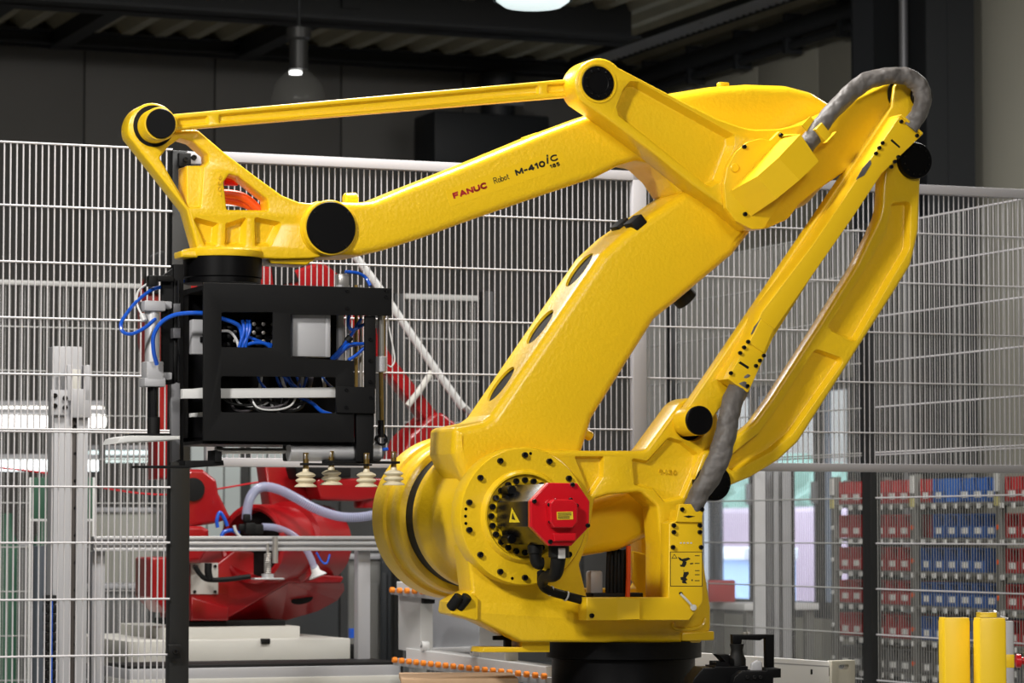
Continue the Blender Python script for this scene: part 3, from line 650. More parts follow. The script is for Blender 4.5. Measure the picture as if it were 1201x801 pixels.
for a in (40, 140, 230, 310): bolt(wcap, wc[0] + 0.080 * math.cos(R(a)), wc[1] + 0.080 * math.sin(R(a)), -0.134, 0.6)
# lettering on the forearm
cT = K(520, 180, 7.065)
TA = R(19.6)
st = cast_px(FR, 'decal', mat('decal', (0.86, 0.55, 0.012), 0.3), fa, cT([(20, 305), (850, -2), (990, -5), (1010, 60), (880, 160), (60, 440)]), -0.1494, -0.1499, 0)
def tx(s, X, Y, h, m, fit, stroke, **k): return letters(FR, s, *cT([(X, Y)])[0], TA, h / 7.065, -0.1494, m, st, fit / 7.065, stroke, **k)
tx('FANUC', 95, 378, 54, 'redtext', 306, 0.30, gap=0.32)
tx('Robot', 428, 252, 52, 'blacktext', 136, 0.12, gap=0.2)
tx('M-410', 612, 186, 54, 'blacktext', 266, 0.28, gap=0.30)
tx('i', 866, 88, 78, 'blacktext', 14, 0.2, slant=0.1)
tx('C', 900, 72, 54, 'blacktext', 60, 0.24)
tx('185', 892, 126, 34, 'blacktext', 84, 0.26, gap=0.34)

# ---- wrist bracket
wb = (arcp(179, 150.5, 29, 30, 200, 20, 18) + [(212, 152, 3), (232, 152, 8), (265, 180), (302, 208), (331, 229, 15), (351, 237, 10), (372, 239)] + arcp(387, 267, 30, 33, 80, -80, 10)
      + [(366, 303, 6), (330, 304), (309, 303), (213, 302, 2), (212, 294, 2), (232, 292, 3), (219, 246)])
h1 = cA([(200, 330, 8), (236, 285, 14), (285, 250, 12), (335, 265, 10), (398, 318, 12), (399, 345, 6), (378, 368, 4), (368, 530, 10), (318, 532, 10)])
h2 = cA([(462, 430, 6), (485, 397, 10), (525, 408, 10), (640, 500, 14), (645, 545, 8), (475, 543, 8)])
pa = cA([(335, 572, 8), (440, 600, 8), (432, 690, 8), (385, 690, 10)]); pb_ = cA([(470, 600, 8), (555, 574, 8), (550, 692, 8), (466, 690, 8)]); pc = cA([(588, 574, 8), (700, 595, 10), (655, 690, 8), (590, 692, 8)])
wbo = cast_px(FR, 'wrist_bracket', 'yellow', rob, wb, -0.17, -0.265, 0.008, holes=[h1, h2], pockets=[(pa, 0.03, 0.012), (pb_, 0.03, 0.012), (pc, 0.03, 0.012)])
cast_px(FR, 'cable_lug', 'yellow', wbo, cA([(310, 363, 5), (395, 363, 3), (395, 545), (310, 540, 5)]), -0.19, -0.30, 0.006)
letters(FR, '9307', *cA([(436, 404)])[0], R(-90), 4.6, -0.170, 'yellow', wbo, 24, 0.2, ext=0.003)
mb = MB(); fu, fz = FR.uv(261, 298, -0.25); mb.lathe((fu, 0.25, 0), (0, 0, 1), [(0, fz - 0.016), (0.142, fz - 0.016), (0.145, fz - 0.01), (0.145, fz + 0.006), (0.14, fz + 0.012), (0, fz + 0.012)], 48)
mb.build('wrist_flange', 'yellow', rob)
mb = MB(); mb.lathe((fu, 0.25, 0), (0, 0, 1), [(0, fz - 0.105), (0.134, fz - 0.105), (0.134, fz - 0.088), (0.138, fz - 0.084), (0.138, fz - 0.014), (0, fz - 0.014)], 48)
wd = mb.build('wrist_drum', 'black', rob); wd['label'] = 'black wrist turning drum'
cast_px(FR, 'wrist_underside', 'yellow', wbo, [(312, 300), (372, 302), (360, 311, 4), (318, 309, 4)], -0.19, -0.31, 0.006)
mb = MB()
for dx, dn in ((0, -0.27), (3, -0.29)):
    mb.tube([FR.L(*cA([q])[0], dn) for q in ((400, 480 + dx * 5), (470, 478 + dx * 8), (540, 492 + dx * 8), (600, 540 + dx * 3), (630, 600))], 0.016, 10)
cbn = mb.build('orange_cables', 'orange', rob); cbn['label'] = 'orange cables behind the wrist bracket'
mb = MB(); mb.box(FR.L(*cA([(490, 425)])[0], -0.30), (0.05, 0.03, 0.035), bev=0.005); mb.build('red_connector', 'redcap', rob)
# ---- tie rod on top
tr = cast_px(FR, 'tie_rod', 'yellow', rob, [(188, 136), (206, 133.6), (673, 92), (695, 91), (695, 112), (674, 112.8), (207.5, 152.2), (188, 156)], -0.115, -0.165, 0.006,
    pockets=[([(209, 139, 2), (244, 135.8, 2), (245, 145, 2), (209, 148.4, 2)], 0.014, 0.005), ([(257, 134.3, 2), (440, 118), (632, 100.3, 2), (632, 110, 2), (440, 131), (257, 144, 2)], 0.014, 0.005), ([(642, 99.5, 2), (673, 97, 2), (673, 107.5, 2), (642, 109.5, 2)], 0.014, 0.005)])
a = FR.uv(184, 147, -0.13); a2 = FR.uv(181, 147.5, -0.16)
mb = MB(); mb.lathe(NP(a[0], a[1], -0.30), AX, [(0, 0), (0.058, 0), (0.058, 0.21), (0.055, 0.215), (0, 0.215)], 40); mb.build('rod_eye', 'yellow', tr)
mb = MB(); mb.lathe(NP(a2[0], a2[1], -0.18), AX, [(0.068, 0.008), (0.072, 0.0112), (0.072, 0.012), (0.05, 0.012)], 40); mb.build('gap_shade', 'rubber', wbo)  # black ring paints the shaded gap around the rod eye
mb = MB(); mb.lathe(NP(a[0], a[1], -0.086), AX, [(0.051, 0), (0.051, 0.010), (0.049, 0.012), (0, 0.012)], 40); q = mb.build('rod_cap', 'black', tr); q['label'] = 'round black cap on the tie rod eye'
# ---- bell-crank lever at the elbow
lv = (arcp(703, 98, 29, 30, 225, 40, 16) + [(800, 118), (841, 139, 60), (880, 152, 60), (915, 151, 60), (940, 145, 40), (972, 131), (1013, 111), (1051, 93, 5), (1064, 95), (1080, 108, 10), (1076, 130, 10), (1052, 142), (1005, 192), (955, 226), (938, 240, 8), (925, 257, 20), (900, 268, 12), (880, 268, 8), (846, 240, 6), (812, 216.5), (766, 179), (712, 139)])
lpk = cE([(318, 190, 10), (345, 158, 14), (380, 160, 14), (772, 378, 16), (772, 420, 20), (715, 570, 22), (668, 592, 20), (298, 298, 14), (290, 262, 14)])
lo = cast_px(FR, 'bell_crank_lever', 'yellow', rob, lv, -0.02, -0.15, 0.010, pockets=[(lpk, 0.045, 0.014)])
bc = FR.uv(702.5, 97, -0.01)
mb = MB(); mb.lathe(NP(bc[0], bc[1], -0.02), AX, [(0.072, -0.002), (0.072, 0.004), (0.066, 0.004), (0.063, -0.012)], 40); mb.build('bearing_rim', 'yellow', lo)
mb = MB(); mb.lathe(NP(bc[0], bc[1], -0.02), AX, [(0.062, -0.001), (0.062, 0.003), (0.060, 0.005), (0.040, 0.005), (0.038, 0.003), (0, 0.003)], 40); bcap = mb.build('bearing_cap', 'black', lo); bcap['label'] = 'black bolted bearing cap'
for k in range(10):
    t = R(18 + 36 * k); bolt(bcap, bc[0] + 0.048 * math.cos(t), bc[1] + 0.048 * math.sin(t), -0.015, 0.55)
# elbow cover: round plate and faceted cable hood
ecv = cast_px(FR, 'elbow_cover', 'ysheet', rob, cG([(108, 620, 20), (96, 480, 40), (115, 380, 40), (165, 290, 40), (235, 232, 40), (310, 212, 40), (368, 222, 10), (425, 166, 14), (455, 186), (545, 188), (600, 300), (450, 560), (330, 742, 20), (262, 746, 10), (170, 700, 30)]), 0.006, -0.02, 0.003)
def hood():
    P = lambda X, Y, n: FR.L(*cG([(X, Y)])[0], n)
    B0 = P(130, 525, 0.006); B1 = P(455, 187, 0.006); F1 = P(290, 435, 0.105); F2 = P(415, 325, 0.135); F3 = P(545, 187, 0.135)
    G0 = P(255, 668, 0.006); G1 = P(405, 566, 0.105); G2 = P(540, 456, 0.135); G3 = P(652, 346, 0.135)
    bk = lambda v: Vector((v.x, -0.0, v.z))
    H1, H2, H3 = bk(G1), bk(G2), bk(G3); E3 = Vector((F3.x - 0.02, -0.0, F3.z + 0.005))
    vs = [B0, B1, F1, F2, F3, G0, G1, G2, G3, H1, H2, H3, E3]
    fs = [(0, 2, 3, 1), (1, 3, 4), (1, 4, 12), (0, 5, 6, 2), (2, 6, 7, 3), (3, 7, 8, 4), (5, 9, 6), (6, 9, 10, 7), (7, 10, 11, 8)]
    m = MB(); m.add(vs, fs); return m.build('cable_hood', 'ysheet', ecv)
hd = hood()
for q in ((212, 262), (427, 195), (217, 657)): bolt_px(ecv, FR, *cG([q])[0], 0.006, 0.95)
q = FR.uv(*cG([(157, 384)])[0], 0.006); mb = MB(); mb.lathe(NP(q[0], q[1], 0.004), AX, [(0.017, 0), (0.017, 0.006), (0.014, 0.009), (0, 0.009)], 24); mb.build('blind_plug', 'ysheet', ecv)
# ---- grey fabric dress pack, upper loop
def wr_(t, a=0): return 1 + 0.032 * math.sin(70 * t + 2.0 * math.sin(a + 1)) + 0.02 * math.sin(131 * t + 3 * math.sin(2 * a)) + 0.04 * math.sin(19 * t + 2 * a) + 0.03 * math.sin(3 * a + 31 * t)
mb = MB(); mb.tube([FR.L(*q) for q in ((938, 178, 0.05), (948, 168, 0.055), (957, 154, 0.06), (970, 138, 0.06), (990, 116, 0.06), (1010, 99, 0.06), (1030, 91, 0.06), (1052, 88.5, 0.06), (1070, 93, 0.07), (1081, 106, 0.08), (1081, 124, 0.09), (1075, 138, 0.09), (1066, 150, 0.08))], 0.0325, 28, 16, rfun=wr_)
hs = mb.build('cable_sleeve', 'fabric', rob); hs['label'] = 'grey fabric cable sleeve looping over the elbow'
ck = K(940, 70, 5.341)
clp = cast_px(FR, 'sleeve_clamp', 'ysheet', rob, ck([(88, 436), (130, 394), (190, 470), (150, 512)]), 0.105, 0.015, 0.003)
mb = MB(); a0 = FR.L(*ck([(60, 420)])[0], 0.06); mb.box(a0, (0.05, 0.006, 0.06), rot=Matrix.Rotation(R(-45), 3, 'Y')); mb.box(FR.L(*ck([(180, 490)])[0], 0.02), (0.06, 0.03, 0.006), rot=Matrix.Rotation(R(-45), 3, 'Y')); mb.build('clamp_foot', 'ysheet', clp)

# ---- straight link rod with its sheet-metal cable channel
rod = cast_px(FR, 'link_rod', 'yellow', rob, arcp(1064, 110, 17, 18, 150, -40, 12) + [(1068, 140), (905, 400), (838, 488)] + arcp(815, 493, 15, 15, -40, -200, 8) + [(803, 482), (1046, 125)], 0.004, -0.05, 0.007)
a = FR.uv(1079, 113, 0.0); mb = MB(); mb.lathe(NP(a[0], a[1], -0.01), AX, [(0.044, -0.09), (0.044, 0.03), (0.040, 0.034), (0, 0.004)], 32); mb.build('upper_pin', 'black', rod)
a = FR.uv(1060, 112, -0.03); mb = MB(); mb.lathe(NP(a[0], a[1], -0.021), AX, [(0.0, 0), (0.075, 0), (0.075, 0.006), (0.0, 0.006)], 32); mb.build('gap_shade', 'rubber', rod)  # black disc paints the shaded gap behind the upper rod eye
a = FR.uv(820.3, 493, 0.05); mb = MB(); mb.lathe(NP(a[0], a[1], 0.0), AX, [(0.054, -0.09), (0.054, 0.040), (0.052, 0.043), (0, 0.043)], 36); pn = mb.build('lower_pin', 'yellow', rod)
mb = MB(); mb.lathe(NP(a[0], a[1], 0.042), AX, [(0.0525, -0.004), (0.0525, 0.010), (0.049, 0.014), (0, 0.014)], 36); q = mb.build('pin_cap', 'black', rod); q['label'] = 'glossy black pin cap above the turret bracket'
chn = cast_px(FR, 'cable_channel', 'ysheet', rob, [(1057, 134), (1083, 157), (1034, 204), (1001, 254), (909, 386), (905, 400), (878, 460), (853, 444), (880, 397), (893, 366), (953, 287)], 0.095, -0.033, 0.003)
for q in cFq([(788, 301), (855, 361), (708, 392), (694, 413), (680, 437), (775, 452), (760, 472), (745, 494)]) + cQ([(302, 390), (290, 407), (278, 424), (350, 432), (338, 447), (326, 463), (250, 485), (300, 524)]):
    bolt_px(chn, FR, *q, 0.095, 0.85)
for P in (cFq([(744, 382), (750, 375), (786, 408), (782, 414)]), cQ([(274, 454), (280, 449), (307, 466), (303, 473)])):
    cast_px(FR, 'strap_slot', 'rubber', chn, P, 0.0958, 0.094, 0)
cast_px(FR, 'end_plate', 'ysheet', chn, cFq([(793, 268), (884, 348), (878, 356), (788, 276)]), 0.105, 0.02, 0.002)
cast_px(FR, 'end_plate', 'ysheet', chn, cQ([(246, 497), (306, 537), (302, 543), (243, 503)]), 0.105, 0.02, 0.002)
cast_px(FR, 'channel_joint', 'ysheet', chn, cQ([(343, 320), (383, 350), (352, 425), (306, 392)]), 0.101, 0.09, 0.004)
for P in (cFq([(598, 548), (625, 500), (658, 463), (663, 480), (632, 530)]), cQ([(312, 368), (322, 345), (342, 318), (344, 330), (328, 362)])):
    q = cast_px(FR, 'sleeve_window', 'fabric', chn, P, 0.0962, 0.093, 0)
# ---- lower sleeve
mb = MB(); mb.tube([FR.L(*q) for q in ((872, 440, 0.06), (866, 456, 0.065), (857, 478, 0.09), (852, 505, 0.10), (845, 532, 0.10), (833, 558, 0.09), (820, 580, 0.07), (812, 598, 0.05))], 0.038, 28, 16, rfun=lambda t, a: (0.92 + 0.12 * math.sin(3.1 * t)) * wr_(t * 0.6, a))
hs2 = mb.build('cable_sleeve', 'fabric', rob); hs2['label'] = 'grey fabric cable sleeve hanging beside the black pin cap'

# ---- curved link
cl = [(1040, 190), (1036, 211), (1034, 250, 60), (1005, 310, 40), (960, 382), (905, 467, 60), (884, 496, 40), (856, 517, 20), (826, 530, 10), (812, 566, 15), (836, 578, 8), (882, 559, 40), (913, 540, 30), (936, 519, 30), (993, 430), (1050, 341, 40), (1069, 310, 30), (1078, 270, 40), (1080, 211), (1086, 190)] + arcp(1063, 188, 23, 25, 0, 180, 12)
p1 = [(1046, 238, 5), (1068, 236, 5), (1067, 292, 20), (1047, 325, 20), (1003, 402, 6), (970, 385, 6), (1015, 316, 30), (1040, 274, 25)]
p2 = [(957, 409, 5), (991, 421, 5), (930, 508, 30), (905, 529, 20), (857, 555, 6), (852, 538, 6), (890, 508, 25), (915, 474, 30)]
clo = cast_px(FR, 'curved_link', 'yellow', rob, cl, -0.03, -0.10, 0.012, pockets=[(p1, 0.035, 0.008), (p2, 0.035, 0.008)])
a = FR.uv(1075, 188, -0.0); mb = MB(); mb.lathe(NP(a[0], a[1], 0), AX, [(0.068, -0.10), (0.068, -0.006), (0.066, -0.002), (0, -0.002)], 40); q = mb.build('pivot_cap', 'black', clo); q['label'] = 'black bolted pivot cap at the link top'
for k in range(12):
    t = R(15 + 30 * k); bolt(q, a[0] + 0.053 * math.cos(t), a[1] + 0.053 * math.sin(t), -0.002, 0.5)
a = FR.uv(838, 566, -0.01); mb = MB(); mb.lathe(NP(a[0], a[1], 0), AX, [(0.066, -0.10), (0.066, -0.012), (0.064, -0.008), (0, -0.008)], 40); q = mb.build('pivot_cap', 'black', clo); q['label'] = 'black bolted pivot cap behind the lower sleeve'
for k in range(12):
    t = R(15 + 30 * k); bolt(q, a[0] + 0.053 * math.cos(t), a[1] + 0.053 * math.sin(t), -0.008, 0.5)
letters(FR, '9430', *cD([(303, 243)])[0], R(-2), 6.2, -0.0825, 'yellow', tur, 22, 0.2, gap=0.5, ext=0.004)

# ---- inside the turret window
cast_px(FR, 'inner_link', 'yellow', rob, [(640, 600), (690, 590, 20), (740, 575, 20), (800, 560), (800, 600), (772, 625, 20), (730, 645, 30), (690, 652, 20), (640, 660)], -0.24, -0.36, 0.04, bseg=5)
mb = MB()
for i in range(6): mb.tube([FR.L(714 + i * 4, 645, -0.30 - 0.02 * (i % 2)), FR.L(713 + i * 4.2, 670, -0.30), FR.L(712 + i * 4.5, 705, -0.30)], 0.008, 8)
mb.build('cable_bundle', 'rubber', rob)
mb = MB(); mb.tube([FR.L(737, 640, -0.25), FR.L(737, 670, -0.25), FR.L(736, 700, -0.25)], 0.009, 10); q = mb.build('orange_cable', 'orange', rob); q['label'] = 'orange cable in the turret window'
cast_px(FR, 'inner_bracket', 'ysheet', rob, [(742, 646), (757, 650), (790, 690), (790, 705), (748, 705), (748, 690), (742, 680)], -0.36, -0.38, 0.003)
mb = MB(); mb.box(FR.L(697, 684, -0.34), (0.05, 0.05, 0.09), bev=0.008); mb.build('valve_block', 'alumat', rob)
mb = MB(); mb.box(FR.L(720, 700, -0.30), (0.20, 0.08, 0.03), bev=0.004); mb.build('cable_tray', 'rubber', rob)

# ---- cable guard in front of the turret
gd = cast_px(FR, 'cable_guard', 'ysheet', rob, [(797, 598), (826, 598), (824, 604), (824.5, 706), (808, 727.5), (688, 727.5), (688, 700.5), (784, 700.5), (785, 614), (794, 610)], 0.075, 0.0, 0.003)
cast_px(FR, 'guard_flap', 'ysheet', gd, [(797, 591), (826.5, 591.5), (824, 606), (824, 613), (793, 612)], 0.085, 0.06, 0.003)
_q = [FR.uv(*p, 0.075) for p in cD([(190, 573), (248, 573), (248, 632), (190, 632)])]
_m = MB(); _m.add([(_q[0][0], -0.0745, _q[0][1]), (_q[1][0] - 0.002, -0.090, _q[1][1] - 0.003), (_q[2][0] - 0.002, -0.090, _q[2][1] + 0.003), (_q[3][0], -0.0745, _q[3][1]), (_q[1][0], -0.0745, _q[1][1]), (_q[2][0], -0.0745, _q[2][1])], [(0, 1, 2, 3), (1, 4, 5, 2), (0, 4, 1), (3, 2, 5)])
_m.build('guard_fold', 'ysheet', gd)
for q in cV([(118, 110), (211, 110), (79, 185), (201, 185), (79, 216), (201, 216), (75, 287), (207, 287)]): bolt_px(gd, FR, *q, 0.083 if q[1] < 605 else 0.075, 0.95)
bolt_px(gd, FR, *cD([(122, 621)])[0], 0.075, 1.0)
cast_px(FR, 'strap_slot', 'rubber', gd, cV([(126, 142), (150, 138), (182, 142), (150, 150)]), 0.0858, 0.084, 0)
for X in (110, 126, 142, 158): cast_px(FR, 'slot', 'whitecable', gd, cV([(X, 264), (X + 9, 264), (X + 9, 270), (X, 270)]), 0.0758, 0.074, 0)
lab = cast_px(FR, 'warning_label', 'blacktext', gd, cV([(64, 308), (216, 308), (216, 471), (64, 471)]), 0.0757, 0.074, 0)
lf = cast_px(FR, 'label_face', mat('labelface', (0.82, 0.53, 0.012), 0.45), lab, cV([(67, 311, 2), (213, 311, 2), (213, 468, 2), (67, 468, 2)]), 0.0761, 0.0757, 0)
def ink(P): return cast_px(FR, 'print', 'blacktext', lab, cV(P), 0.0764, 0.0761, 0)
ink([(84, 318), (98, 340), (70, 340)]); cast_px(FR, 'print', mat('labelface', (0.82, 0.53, 0.012), 0.45), lab, cV([(84, 323), (93, 337), (75, 337)]), 0.0767, 0.0764, 0); ink([(83, 327), (85, 327), (85, 335), (83, 335)])
for y in (327, 363, 397, 416, 444): ink([(180, y - 2), (202, y - 2), (202, y + 2), (180, y + 2)])
for P in ([(100, 332), (118, 340), (112, 352), (104, 340)], [(108, 345), (150, 335), (160, 342), (128, 358)], [(124, 352), (142, 356), (138, 372), (118, 372)], [(110, 368), (136, 372), (132, 380), (112, 378)],
          [(156, 362), (172, 360), (172, 366), (158, 368)], [(127, 392), (129, 392), (129, 406), (127, 406)], [(128, 404), (150, 402), (152, 412), (136, 432), (124, 424)], [(112, 428), (134, 424), (146, 440), (130, 448), (114, 440)], [(118, 446), (136, 444), (144, 458), (122, 456)], [(164, 438), (170, 438), (170, 446), (164, 446)]):
    ink(P)
mb = MB(); a = FR.L(*cV([(112, 505)])[0], 0.08); b = FR.L(*cV([(173, 570)])[0], 0.084); mb.tube([a, a.lerp(b, 0.5) + Vector((0, -0.004, 0)), b], 0.0045, 8); mb.lathe(b, AX, [(0, -0.004), (0.011, -0.004), (0.011, 0.004), (0, 0.006)], 14); mb.build('retaining_pin', 'whitecable', gd)
bolt_px(gd, FR, *cV([(112, 504)])[0], 0.075, 0.7)
# ================================================================== gripper tool hanging from the wrist
gr0 = FR.W(fu, -0.25, 0)
gr = thing('gripper', 'black vacuum gripper with blue hoses hanging from the yellow robot wrist', 'gripper', (J2W.x, J2W.y, 0), YAW)
g2 = K(130, 280, 2.669); g5 = K(140, 300, 5.339); g6 = K(300, 310, 5.339); g7 = K(130, 430, 5.72); g8 = K(310, 440, 5.722); g9 = K(190, 290, 5.721)
NG = 0.0   # near face of the front plate
def gc(name, m, P, nf, nb, bev=0.002, parent=None, **k): return cast_px(FR, name, m, parent or gr, P, nf, nb, bev, **k)
def gtube(name, m, pts, r, parent=None, seg=8, sub=6): mb = MB(); mb.tube([FR.L(*p) for p in pts], r, seg, sub); return mb.build(name, m, parent or gr)
fp = gc('front_plate', 'blackplate', g2([(290, 137), (880, 155), (880, 241), (563, 237), (563, 372), (762, 382), (762, 637), (290, 632)]), NG, NG - 0.012, 0.0015,
        holes=[g2([(347, 230, 5), (508, 230, 5), (508, 341, 5), (347, 339, 5)]), g2([(345, 430, 8), (706, 433, 8), (706, 546, 8), (345, 543, 8)])])
for q in g6([(812, 162), (812, 205), (568, 165), (568, 275)]): bolt_px(fp, FR, *q, NG, 0.7)
col = gc('column_bar', 'blackplate', g2([(797, 241), (830, 241), (830, 470), (797, 470)]), NG - 0.012, NG - 0.03)
for q in g6([(714, 470), (714, 603), (714, 735)]): bolt_px(col, FR, *q, NG - 0.012, 0.7)
bp_ = gc('joint_plate', 'blackplate', g8([(482, 75), (745, 80), (745, 258), (486, 252)]), NG + 0.010, NG - 0.001)
for q in g8([(547, 98), (547, 215), (712, 150)]): bolt_px(bp_, FR, *q, NG + 0.010, 0.65)
gc('foot_bar', 'blackplate', g8([(618, 255), (737, 258), (732, 580), (622, 580)]), NG - 0.004, NG - 0.03)
# top plate, rear plate, side frames
mb = MB(); a = FR.uv(238, 333, 0); b = FR.uv(455, 338, 0); zt = a[1] - 0.004
mb.box(((a[0] + b[0]) / 2, 0.19, zt - 0.008), (b[0] - a[0], 0.36, 0.016)); mb.build('top_plate', 'blackplate', gr)
zb = FR.uv(238, 516, 0)[1]
mb = MB(); mb.box(((a[0] + b[0]) / 2 - 0.03, 0.372, (zt + zb) / 2), (b[0] - a[0] - 0.06, 0.012, zt - zb)); mb.build('rear_plate', 'black', gr)
mb = MB(); mb.box(((a[0] + b[0]) / 2 - 0.04, 0.20, zb - 0.006), (b[0] - a[0] - 0.10, 0.34, 0.012)); mb.build('bottom_plate', 'black', gr)
mb = MB(); mb.box((a[0] + 0.05, 0.29, (zt + zb) / 2), (0.06, 0.10, zt - zb - 0.03)); mb.build('valve_terminal', 'black', gr)
mb = MB()
for i in range(5):
    for j in range(5): mb.box((a[0] + 0.13 + i * 0.034, 0.13, zt - 0.11 - j * 0.028), (0.026, 0.05, 0.020), bev=0.003)
mb.build('valve_block', 'black', gr)
dm = MB().lathe((0, 0, 0), AX, [(0.007, 0), (0.007, 0.004), (0, 0.005)], 10).mesh('fitting'); dm.materials.append(M_('steel'))
for i in range(5):
    for j in range(4): inst('fitting', dm, gr, (a[0] + 0.145 + i * 0.034, 0.104, zt - 0.12 - j * 0.03))
# pneumatic boxes
mb = MB(); q = FR.L(*g2([(614, 304)])[0], -0.06); s = FR.mpp(360, 390, -0.06) / 2.669
mb.box(q, (102 * s / 0.93, 0.05, 134 * s), bev=0.006); x = mb.build('control_box', 'mastgrey', gr); x['label'] = 'white control box in the plate window'
mb = MB(); mb.box(q + Vector((0.068, 0.0, 0.0)), (0.020, 0.05, 134 * s), bev=0.004); mb.build('box_lid', 'alumat', gr)
mb = MB(); q = FR.L(*g2([(276, 308)])[0], -0.14); mb.box(q, (0.06, 0.04, 108 * s), bev=0.004); x = mb.build('junction_box', 'mastgrey', gr); x['label'] = 'white junction box at the left side'
mb = MB(); mb.box(q + Vector((0.004, -0.025, -0.01)), (0.015, 0.012, 0.02), bev=0.003); mb.build('toggle', 'black', gr)
# white bar across and its left stubs
gc('cross_bar', 'white', g2([(225, 470), (720, 465), (720, 497), (225, 500)]), -0.05, -0.08, 0.002)
gc('cross_bar', 'white', g2([(228, 473), (320, 462), (320, 490), (228, 499)]), -0.16, -0.19, 0.002)
gc('cross_bar', 'white', g2([(252, 546), (330, 538), (330, 556), (252, 558)]), -0.16, -0.19, 0.002)
# blue hoses
gtube('air_hose', 'blue', [(*g5([q])[0], n) for q, n in (((235, 680), -0.10), ((215, 600), -0.08), ((215, 500), -0.06), ((260, 420), -0.05), ((340, 372), -0.04), ((440, 358), -0.03), ((540, 362), -0.03), ((640, 392), -0.03), ((720, 420), -0.04), ((760, 460), -0.05), ((775, 570), -0.05))], 0.0075)
gtube('air_hose', 'blue', [(*g5([q])[0], n) for q, n in (((262, 195), -0.22), ((200, 215), -0.20), ((110, 285), -0.16), ((40, 370), -0.12), ((10, 430), -0.10), ((25, 478), -0.09), ((80, 488), -0.09), ((160, 450), -0.10), ((225, 395), -0.12))], 0.0065)
gtube('air_hose', 'blue', [(*g5([q])[0], n) for q, n in (((355, 165), -0.30), ((385, 162), -0.28), ((412, 157), -0.26))], 0.006)
gtube('signal_cable', 'whitecable', [(*g5([q])[0], n) for q, n in (((170, 178), -0.2), ((120, 220), -0.18), ((108, 280), -0.16), ((120, 330), -0.15), ((145, 375), -0.14))], 0.004)
mb = MB(); q0 = FR.L(*g5([(140, 365)])[0], -0.14); q1 = FR.L(*g5([(160, 408)])[0], -0.13); mb.cyl(q0, q1, 0.010, 10, bev=0.002); mb.build('cable_plug', 'whitecable', gr)
for k, (x0, x1, x2) in enumerate(((800, 800, 790), (770, 780, 750), (812, 815, 770))):
    gtube('air_hose', 'blue', [(*g5([(x0, 405)])[0], -0.06), (*g5([(x1, 470)])[0], -0.045), (*g5([(x2, 575)])[0], -0.05), (*g5([(x2 - 15, 640)])[0], -0.06)], 0.006)
gtube('air_hose', 'blue', [(*g5([q])[0], -0.05) for q in ((780, 560), (850, 545), (910, 550), (950, 580), (990, 640))], 0.006)
gtube('air_hose', 'blue', [(*g5([q])[0], -0.06) for q in ((780, 500), (850, 525), (900, 545), (960, 560))], 0.006)
gtube('air_hose', 'whitecable', [(*g5([q])[0], -0.06) for q in ((640, 470), (690, 475), (730, 520), (750, 580))], 0.005)
for P in (((470, 595), (530, 530), (600, 440), (660, 340)), ((480, 600), (540, 540), (590, 500), (690, 498)), ((500, 590), (560, 530), (610, 505), (700, 495)), ((580, 600), (640, 560), (690, 510)), ((585, 318), (580, 380), (610, 410), (690, 370)), ((560, 45), (640, 55), (690, 85), (718, 135))):
    gtube('air_hose', 'blue', [(*g6([q])[0], -0.10 - 0.02 * random.random()) for q in P], 0.006)
mb = MB(); mb.tube([FR.L(*g6([(572, 482)])[0], -0.10), FR.L(*g6([(592, 455)])[0], -0.10)], 0.013, 10, 1); mb.build('hose_tie', 'rubber', gr)
rg_ = random.Random(3)
for k in range(13):
    x = rg_.uniform(345, 520); L_ = rg_.uniform(60, 180); d_ = rg_.uniform(512, 548); n_ = -0.055 - 0.05 * rg_.random()
    gtube('loom_cable', rg_.choice(('greycable', 'rubber', 'greycable', 'rubber', 'whitecable')), [(*g2([(x, 490)])[0], n_ - 0.02), (*g2([(x + L_ * 0.15, d_ - 8)])[0], n_), (*g2([(x + L_ * 0.5, d_)])[0], n_), (*g2([(x + L_ * 0.85, d_ - 14)])[0], n_ - 0.01), (*g2([(x + L_, 480)])[0], n_ - 0.03)], rg_.uniform(0.0035, 0.0055))
for k in range(16):
    x = rg_.uniform(380, 670); L_ = rg_.uniform(-40, 50)
    gtube('loom_cable', rg_.choice(('blue', 'greycable', 'blue', 'rubber', 'whitecable', 'blue')), [(*g2([(x, 420)])[0], -0.11), (*g2([(x + L_ * 0.4, rg_.uniform(436, 455))])[0], -0.075 - 0.03 * rg_.random()), (*g2([(x + L_, 474)])[0], -0.11)], rg_.uniform(0.004, 0.006))
gtube('air_hose', 'blue', [(*g2([q])[0], -0.09) for q in ((590, 495), (630, 515), (660, 540), (690, 550))], 0.007)
# guide rods on the right
for (X, m, r) in ((718, 'alumat', 0.014), (742, 'whitecable', 0.006), (768, 'brass', 0.007), (783, 'steel', 0.006)):
    gtube('guide_rod', m, [(*g2([(X, 145)])[0], -0.14), (*g2([(X, 470)])[0], -0.14)], r, sub=1)
mb = MB(); q = FR.L(*g6([(540, 105)])[0], -0.15); mb.box(q, (0.04, 0.04, 0.05), bev=0.004); mb.build('cylinder_head', 'steel', gr)
for (X0, X1, Y0, Y1, m, r) in ((783, 783, 320, 620, 'steel', 0.012), (800, 800, 320, 620, 'brass', 0.006), (750, 750, 400, 620, 'redcap', 0.004)):
    gtube('cylinder_body', m, [(*g6([(X0, Y0)])[0], -0.05), (*g6([(X1, Y1)])[0], -0.05)], r, sub=1)
gtube('piston_rod', 'brass', [(*g6([(783, 620)])[0], -0.05), (*g8([(788, 330)])[0], -0.05)], 0.008, sub=1)
mb = MB(); q = FR.L(*g6([(780, 640)])[0], -0.05); mb.cyl(q + Vector((0, 0, 0.035)), q - Vector((0, 0, 0.02)), 0.022, 16, bev=0.003); mb.build('cylinder_end', 'alumat', gr)
